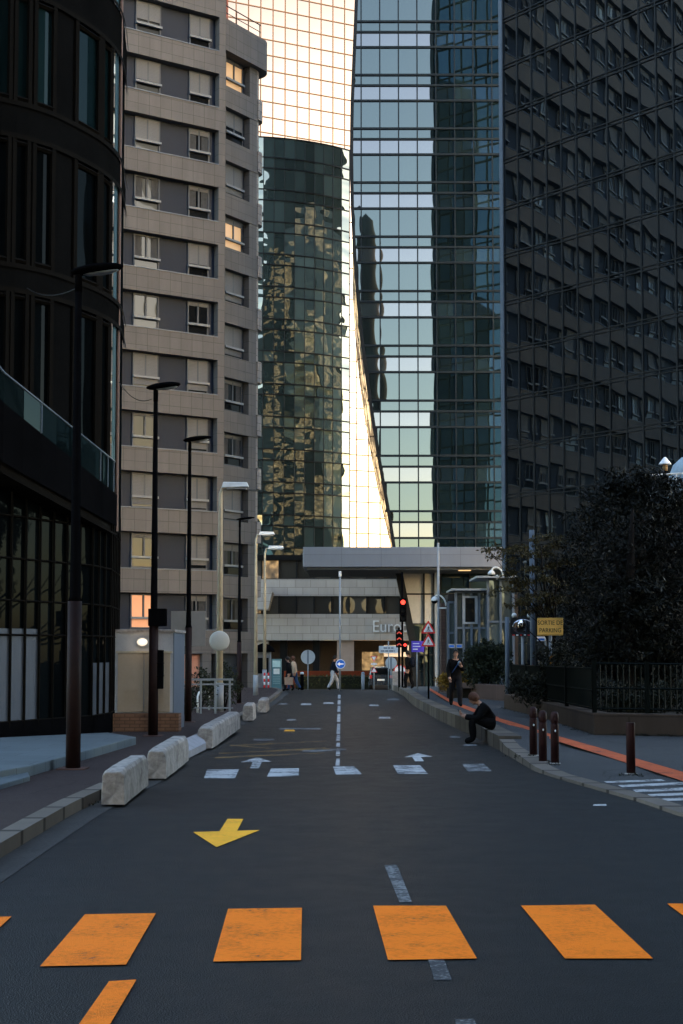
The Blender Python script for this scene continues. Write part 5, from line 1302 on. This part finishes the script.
b = MB(); b.tube([(0, 0, -.4), (-.05, 0, 1), (-.15, 0, 2.2), (-.3, 0, 3.4), (-.35, 0, 4.2)], [.06, .05, .04, .025, .01], 8); b.build('trunk', M['bark'], tY)
branchy(by, tips, .045, rnd, .7).build('limb', M['bark'], tY)
leaves('crown', cl2, 5200, .075, M['lf_spr'], tY, .2, .4, 5)
# shrubs
def shrub(name, label, base, ells, n, size, m, seed, cat='shrub'):
    t = thing(name, label, cat, base)
    cl = []; r = random.Random(seed)
    for c, rad in ells:
        cl.append((Vector(c), rad, rad[0]*rad[2]))
        for k in range(10):
            d = Vector((r.gauss(0, 1), r.gauss(0, 1), abs(r.gauss(0, 1)))).normalized(); cl.append((Vector((c[0]+d.x*rad[0], c[1]+d.y*rad[1], c[2]+d.z*rad[2])), (.13, .13, .12), rad[0]*rad[2]*.04))
    b = MB()
    for c, rad in ells: b.tube([(0, 0, -.2), (c[0]*.4, c[1]*.4, c[2]*.5), c], [.04, .03, .01], 6)
    b.build('stem', M['bark'], t); leaves('foliage', cl, n, size, m, t, -.2, .5, seed); return t
q = Vector((V(486, 690, 54.5).x, 54.5, RZ(54.5)+.75))
shrub('green_shrub', 'rounded dark green shrub in front of the glass pavilion', q, [((-.35, 0, .55), (.6, .5, .6)), ((.3, 0, .7), (.62, .5, .7)), ((0, .1, 1.25), (.6, .5, .5)), ((.55, .1, 1.2), (.4, .4, .45)), ((-.5, .1, 1.1), (.38, .4, .4))], 9000, .09, M['lf_bush'], 11)
q = Vector((V(453, 688, 57).x, 57, RZ(57)+.6))
shrub('yellow_shrub', 'yellow leaved shrub behind the walking man', q, [((-.3, 0, .3), (.35, .35, .38)), ((.15, 0, .45), (.4, .35, .42)), ((.5, 0, .3), (.3, .3, .35))], 3600, .08, M['lf_yel'], 12)
q = Vector((V(545, 712, 34.5).x, 34.5, RZ(34.5)+.6))
shrub('low_shrub', 'dark shrub behind the railing beside the yellow sign post', q, [((0, 0, .35), (.5, .4, .45)), ((.6, -.3, .4), (.5, .4, .45)), ((-.4, .5, .4), (.4, .4, .4)), ((.3, .2, 1.0), (.45, .4, .5))], 6500, .07, M['lf_low'], 13)
q = Vector((V(625, 712, 29.5).x, 29.5, RZ(29.5)+.6))
shrub('low_shrub', 'low mossy dark shrub behind the railing facing the zebra stripes', q, [((-.3, 0, .3), (.55, .4, .35)), ((.5, 0, .28), (.6, .4, .32)), ((1.3, 0, .3), (.5, .4, .4)), ((.1, -.25, .15), (.8, .2, .25)), ((1.9, 0, .35), (.5, .4, .45))], 9500, .06, M['lf_low'], 14)
for px, Y, lab, sd_ in ((200, 44.5, 'dark shrub behind the guard rail near the salmon wall', 15), (224, 46, 'tall thin shrub behind the end of the guard rail', 16), (186, 42, 'small green shrub at the foot of the slim black lamp post', 17)):
    q = Vector((V(px, 690, Y).x, Y, RZ(Y)+.12)); k = 1.15 if sd_ == 16 else (.45 if sd_ == 17 else 1.)
    shrub('planter_shrub', lab, q, [((-.25*k, 0, .4*k), (.3*k, .3, .4*k)), ((.2*k, 0, .6*k), (.28*k, .3, .45*k)), ((.05, 0, 1.0*k), (.22*k, .2, .35*k))], 1500, .08, M['lf_bush'], sd_)
# clipped hedge beyond the crest
q0, q1 = V(295, 690, 100), V(372, 690, 100); hz = zat(100)
th_ = thing('hedge', 'low clipped hedge running across the street end in front of the dark passage', 'hedge', ((q0.x+q1.x)/2, 100, hz)); L_ = (q1.x-q0.x)/2
b = MB(); b.box(-L_+.05, .1, 0, L_-.05, .8, .85); b.build('core', M['lf_low'], th_)
leaves('foliage', [(Vector((-L_+.2+i*(2*L_-.4)/22, .4, zz_)), (.28, .45, .28), 1) for i in range(23) for zz_ in (.3, .7)], 9000, .09, M['lf_hedge'], th_, -.2, .5, 21)
b = MB(); a_, c_ = V(284, 672, 104), V(372, 672, 104); b.box(a_.x, 104, V(0, 679, 104).z-1, c_.x, 104.3, V(0, 671, 104).z); tag(b.build('orange_barrier', rough('orange_board', (.20, .035, .012), .6, .3, .6)), 'orange board fence glimpsed behind the hedge', 'barrier')
# weeds at the kerbs and bollard feet
cl3 = []
rr = random.Random(4)
for px, py in ((533, 757), (543, 763), (556, 765), (632, 775), (620, 776), (640, 776), (515, 757)):
    p = GR(px, py)
    for k in range(2): cl3.append((p+Vector((rr.gauss(0, .12), rr.gauss(0, .06), .01)), (.06, .05, .015), 1))
for i in range(60):
    y = rr.uniform(16, 55); cl3.append((Vector((XL(y)-.29+rr.gauss(0, .02), y, RZ(y)+.012)), (.05, .12, .012), 1))
for i in range(70):
    t_ = rr.random(); p = g1.lerp(g2, t_) if rr.random() < .5 else g2.lerp(g3, t_); cl3.append((Vector((p.x-.04, p.y-.05, p.z+.015)), (.14, .06, .03), 1))
o = leaves('weeds', cl3, 4200, .028, M['lf_low'], None, -.3, .4, 31); tag(o, kind='stuff')

# ================================================================== people
def skin_body(J, E, mats, region, name='person'):
    """one continuous skinned figure. J: joint -> (pos, radius or (rx, ry)); E: edges; region: joint -> material slot"""
    names = list(J); me = bpy.data.meshes.new('skeleton')
    me.from_pydata([tuple(J[n][0]) for n in names], [(names.index(a), names.index(b)) for a, b in E], [])
    o = bpy.data.objects.new('skeleton', me); C.objects.link(o)
    o.modifiers.new('skin', 'SKIN'); o.modifiers['skin'].use_smooth_shade = True
    for i, n in enumerate(names):
        r = J[n][1]; sv = me.skin_vertices[0].data[i]; sv.radius = r if isinstance(r, tuple) else (r, r); sv.use_root = (n == 'pelvis')
    sb = o.modifiers.new('sub', 'SUBSURF'); sb.levels = 2; sb.render_levels = 2
    dg = bpy.context.evaluated_depsgraph_get(); out = bpy.data.meshes.new_from_object(o.evaluated_get(dg))
    bpy.data.objects.remove(o)
    segs = [(Vector(J[a][0]), Vector(J[b][0]), region.get(b, 0)) for a, b in E]
    for m in mats: out.materials.append(m)
    def near(p):
        best = (9, 0)
        for a, c, k in segs:
            d = c-a; t = max(0, min(1, (p-a).dot(d)/max(d.length_squared, 1e-9))); q = (p-a-d*t).length
            if q < best[0]: best = (q, k)
        return best[1]
    for f in out.polygons: f.material_index = near(f.center); f.use_smooth = True
    return out
def rot2(v, a): c, s = math.cos(a), math.sin(a); return Vector((v.x*c-v.y*s, v.x*s+v.y*c, v.z))
SKIN = rough('skin', (.30, .17, .12), .6, .1, 8, spec=.2)
def cloth(name, c): return rough(name, c, .9, .3, 9, spec=.08)
def person(label, loc, rz, P, cols, hair, h=1.0, extra=None):
    """P: joint positions in metres (figure faces +y). cols: top, legs, shoes"""
    t = thing('person', label, 'person', loc, rz)
    R = dict(pelvis=(.19, .145), waist=(.18, .14), chest=(.205, .15), neckb=(.075, .07), neck=(.052, .055), shl=.098, shr=.098, ell=.074, elr=.074, wrl=.054, wrr=.054,
             hil=.13, hir=.13, knl=.098, knr=.098, anl=.072, anr=.072, hel=.045, her=.045, tol=.042, tor=.042, handl=.040, handr=.040)
    J = {k: (Vector(v)*h, tuple(x*h for x in R[k]) if isinstance(R[k], tuple) else R[k]*h) for k, v in P.items() if k in R}
    E = [('pelvis', 'waist'), ('waist', 'chest'), ('chest', 'neckb'), ('neckb', 'neck'), ('chest', 'shl'), ('chest', 'shr'), ('shl', 'ell'), ('shr', 'elr'), ('ell', 'wrl'), ('elr', 'wrr'), ('wrl', 'handl'), ('wrr', 'handr'),
         ('pelvis', 'hil'), ('pelvis', 'hir'), ('hil', 'knl'), ('hir', 'knr'), ('knl', 'anl'), ('knr', 'anr'), ('anl', 'tol'), ('anr', 'tor')]
    reg = dict(waist=0, chest=0, neckb=0, neck=3, shl=0, shr=0, ell=0, elr=0, wrl=0, wrr=0, handl=3, handr=3, hil=1, hir=1, knl=1, knr=1, anl=1, anr=1, tol=2, tor=2)
    me = skin_body(J, E, [*cols, SKIN], reg)
    # head with face, added to the same mesh; then the fingers
    b = MB(); hc = Vector(P['head'])*h; yaw = P.get('yaw', 0); pitch = P.get('pitch', 0)
    Mh = (Matrix.Rotation(yaw, 3, 'Z') @ Matrix.Rotation(pitch, 3, 'X'))
    A = lambda x, y, z: hc+Mh @ (Vector((x, y, z))*h)
    b.cur = 3
    b.ell(hc, .075*h, .092*h, .112*h, 18, 12, Mh); b.ell(A(0, .022, -.055), .055*h, .068*h, .062*h, 14, 8, Mh)
    b.tube([A(0, .088, .025), A(0, .108, -.018), A(0, .09, -.028)], [.010*h, .017*h, .012*h], 6)
    for s in (-1, 1): b.ell(A(s*.076, -.005, 0), .012*h, .022*h, .032*h, 8, 6, Mh)
    b.cur = 2
    for s in (-1, 1): b.ell(A(s*.03, .084, .018), .012*h, .008*h, .007*h, 8, 5, Mh); b.tube([A(s*.046, .082, .036), A(s*.016, .090, .038)], .005*h, 4)
    b.cur = 4
    b.tube([A(-.024, .082, -.052), A(0, .09, -.052), A(.024, .082, -.052)], [.004*h, .008*h, .004*h], 5)
    b.cur = 3
    b.tube([hc+Mh @ Vector((0, -.01, -.07))*h, Vector(P['neck'])*h, Vector(P['neckb'])*h], [.048*h, .05*h, .055*h], 12)
    for sd in 'lr':
        w, hd = Vector(P['wr'+sd])*h, Vector(P['hand'+sd])*h; d = (hd-w).normalized(); el = Vector(P['el'+sd])*h
        side = d.cross((w-el).normalized()+Vector((.2, .3, .1))).normalized(); up = side.cross(d).normalized(); curl = P.get('curl', .35); s = 1 if sd == 'l' else -1
        for k in range(4):
            L = (.068, .078, .073, .058)[k]*h; o0 = hd+side*(k-1.5)*.017*h+d*.01*h; p1_ = o0+d*L*.5-up*L*curl*.25; p2_ = p1_+d*L*.32-up*L*curl*.6; p3_ = p2_+d*L*.12-up*L*curl*.6
            b.tube([o0-d*.03*h, o0, p1_, p2_, p3_], [.010*h, .0095*h, .009*h, .0085*h, .006*h], 6)
        o0 = w.lerp(hd, .5)-side*.028*h; b.tube([w.lerp(hd, .3), o0, o0+d*.03*h-side*.02*h-up*.01*h, o0+d*.058*h-side*.014*h-up*.02*h], [.014*h, .0125*h, .011*h, .007*h], 6)
    base = bpy.data.meshes.new('add'); base.from_pydata(b.v, [], b.f); base.polygons.foreach_set('material_index', b.mi); base.polygons.foreach_set('use_smooth', [True]*len(b.f))
    bm = bmesh.new(); bm.from_mesh(me); bm.from_mesh(base); bm.to_mesh(me); bm.free()
    me.materials.append(rough('lips', (.18, .06, .05), .5))
    o = bpy.data.objects.new('body', me); C.objects.link(o); o.parent = t
    # hair: a shell over the skull, open at the face
    b = MB(); hm, hl = hair
    seg, rings = 22, 12; vs = []; fs = []
    rj = random.Random(int(loc[1]*10))
    for i in range(rings+1):
        th = PI*.62*i/rings*hl
        for k in range(seg):
            a = 2*PI*k/seg; front = max(0, math.sin(a)); tt_ = th*(1-.46*front**1.5); j = 1+rj.uniform(-.05, .06)
            vs.append(A(.094*math.sin(tt_)*math.cos(a)*j, -.006+.112*math.sin(tt_)*math.sin(a)*j, .008+.130*math.cos(tt_)*j))
    fs = [(i*seg+k, i*seg+(k+1) % seg, (i+1)*seg+(k+1) % seg, (i+1)*seg+k) for i in range(rings) for k in range(seg)]
    b.smooth = True; b.raw(vs, fs); b.build('hair', hm, t)
    if extra: extra(t, P, h)
    return t
BLK = cloth('black_cloth', (.0035, .0035, .004)); NAVY = cloth('navy_cloth', (.006, .008, .014)); GRY = cloth('charcoal_trousers', (.010, .010, .012)); SHOE = cloth('dark_shoes', (.004, .004, .004))
JEAN = cloth('blue_jeans', (.02, .045, .11)); WHT = cloth('white_trousers', (.32, .32, .33)); CREAM = cloth('cream_top', (.34, .27, .2)); BROWNH = rough('auburn_hair', (.065, .026, .014), .6, .4, 30, spec=.2); DARKH = rough('dark_hair', (.006, .005, .005), .6, .4, 30, spec=.2)
def stand(step=.0, arm=.0, bend=0., asym=0.):
    """upright pose; step = stride length, left foot forward; arm swing opposite"""
    k = step/2; lift = .05*min(1, step/.5)
    return dict(pelvis=(0, 0, .93), waist=(0, .01, 1.08), chest=(0, .02+bend, 1.29), neckb=(0, .02+bend, 1.44), neck=(0, .03+bend, 1.50), head=(0, .05+bend*1.2, 1.635),
        shl=(-.17, .02+bend, 1.39), shr=(.17, .02+bend, 1.39), ell=(-.23, -.02-arm*.5+bend, 1.12), elr=(.23, -.02+arm*.5+bend, 1.12), wrl=(-.22, .06-arm, .90), wrr=(.22, .06+arm, .90), handl=(-.21, .09-arm*1.2, .82), handr=(.21, .09+arm*1.2, .82),
        hil=(-.09, .0, .88), hir=(.09, 0, .88), knl=(-.10, k*.75+.05, .49), knr=(.10, -k*.35+.03, .48), anl=(-.10, k, .09), anr=(.10, -k, .09+lift*1.4), tol=(-.115, k+.15, .045), tor=(.115, -k+.13, .03+lift*.4))
# man sitting on the kerb with a phone
ps_ = G(468, 743.5)
seat_z = HR(ps_.y)+.02
P = dict(pelvis=(0, -.0, .40), waist=(0, .05, .52), chest=(0, .16, .69), neckb=(0, .27, .79), neck=(0, .31, .83), head=(0, .39, .90), shl=(-.17, .20, .72), shr=(.17, .20, .72), ell=(-.22, .34, .50), elr=(.22, .36, .50),
         wrl=(-.08, .56, .53), wrr=(.07, .57, .54), handl=(-.04, .63, .56), handr=(.035, .64, .57), hil=(-.10, .04, .39), hir=(.10, .04, .39), knl=(-.15, .45, .50), knr=(.14, .43, .49), anl=(-.13, .42, .09), anr=(.12, .39, .09), tol=(-.15, .60, .04), tor=(.14, .57, .04), pitch=-.55, curl=.8)
def phone(t, P, h): pass
man = person('man in black with auburn hair sitting hunched on the kerb, looking at his phone', (ps_.x+.52, ps_.y+.05, ps_.z-.0), R_(90), P, (BLK, BLK, SHOE), (BROWNH, 1.12))
b = MB(); b.box(-.036, -.005, -.075, .036, .005, .075); o = b.build('phone', M['ink'], None, bevel=.006)
o.matrix_world = Matrix.Translation((ps_.x+.52, ps_.y+.05, ps_.z)) @ Matrix.Rotation(R_(90), 4, 'Z') @ Matrix.Translation((0, .69, .625)) @ Matrix.Rotation(R_(-25), 4, 'X')
tag(o, 'dark smartphone held by the man sitting on the kerb', 'phone')
# man walking down the right pavement
pw = GR(455.5, 706.5)
P = stand(.45, .10); P['handl'] = (-.12, .24, 1.30); P['wrl'] = (-.15, .19, 1.24); P['ell'] = (-.23, .05, 1.10)
def strap(t, P, h):
    b = MB(); b.tube([Vector(v)*h for v in ((-.12, .14, 1.42), (-.03, .17, 1.28), (.08, .16, 1.12), (.15, .08, 1.0))], .016, 6); b.build('strap', JEAN, t)
    b = MB(); b.ell(Vector((-.10, .155, 1.33))*h, .055*h, .03*h, .08*h, 10, 7); b.build('scarf', cloth('pale_scarf', (.16, .22, .25)), t)
person('man in a black jacket and dark trousers walking down the pavement by the orange line', pw, R_(186), P, (BLK, GRY, SHOE), (DARKH, 1.), .99, strap)
# person with backpack by the traffic light
def backpack(t, P, h):
    b = MB(); b.ell(Vector((0, -.20, 1.24))*h, .16*h, .12*h, .24*h, 14, 9); b.build('backpack', NAVY, t)
pb2 = GR(409.5, 690); pb2.y = 67.0; pb2.x = V(409.5, 690, 67).x; pb2.z = KR(67)
person('person in black with a navy backpack standing by the traffic light', pb2, R_(60), stand(.28, .05, .03), (BLK, BLK, SHOE), (DARKH, 1.05), 1.02, backpack)
# pedestrian in white trousers crossing at the crest
q = V(333, 690, 70.5); q.z = RZ(70.5); P = stand(.55, .14, .04); person('pedestrian in a dark jacket and white trousers walking across the crest of the road', q, R_(-80), P, (NAVY, WHT, SHOE), (DARKH, 1.05), .98)
# couple at the left crest
def bag(t, P, h):
    hd = Vector(P['handl'])*h; b = MB(); b.hexa([(hd.x-.05, hd.y-.20, hd.z-.47), (hd.x+.05, hd.y-.20, hd.z-.47), (hd.x+.05, hd.y+.20, hd.z-.47), (hd.x-.05, hd.y+.20, hd.z-.47), (hd.x-.06, hd.y-.22, hd.z-.10), (hd.x+.06, hd.y-.22, hd.z-.10), (hd.x+.06, hd.y+.22, hd.z-.10), (hd.x-.06, hd.y+.22, hd.z-.10)])
    return b, hd
q = V(289.5, 690.5, 69.5); q.z = RZ(69.5); P = stand(.40, .10, .05)
tq = person('person in a black top with bare arms carrying a tan bag at the crest', q, R_(75), P, (BLK, GRY, SHOE), (DARKH, 1.), .96)
b, hd = bag(tq, P, .96); o = b.build('tan_bag', cloth('tan_canvas', (.24, .16, .115)), None, bevel=.01); o.location = q; o.rotation_euler.z = R_(75); tag(o, 'tan square bag hanging from the hand of the person in the black top', 'bag')
q = V(294.5, 690.3, 70.3); q.z = RZ(70.3)
person('person with long auburn hair, cream top and blue jeans walking at the crest', q, R_(80), stand(.55, .12, .04), (CREAM, JEAN, SHOE), (BROWNH, 1.35), .97)
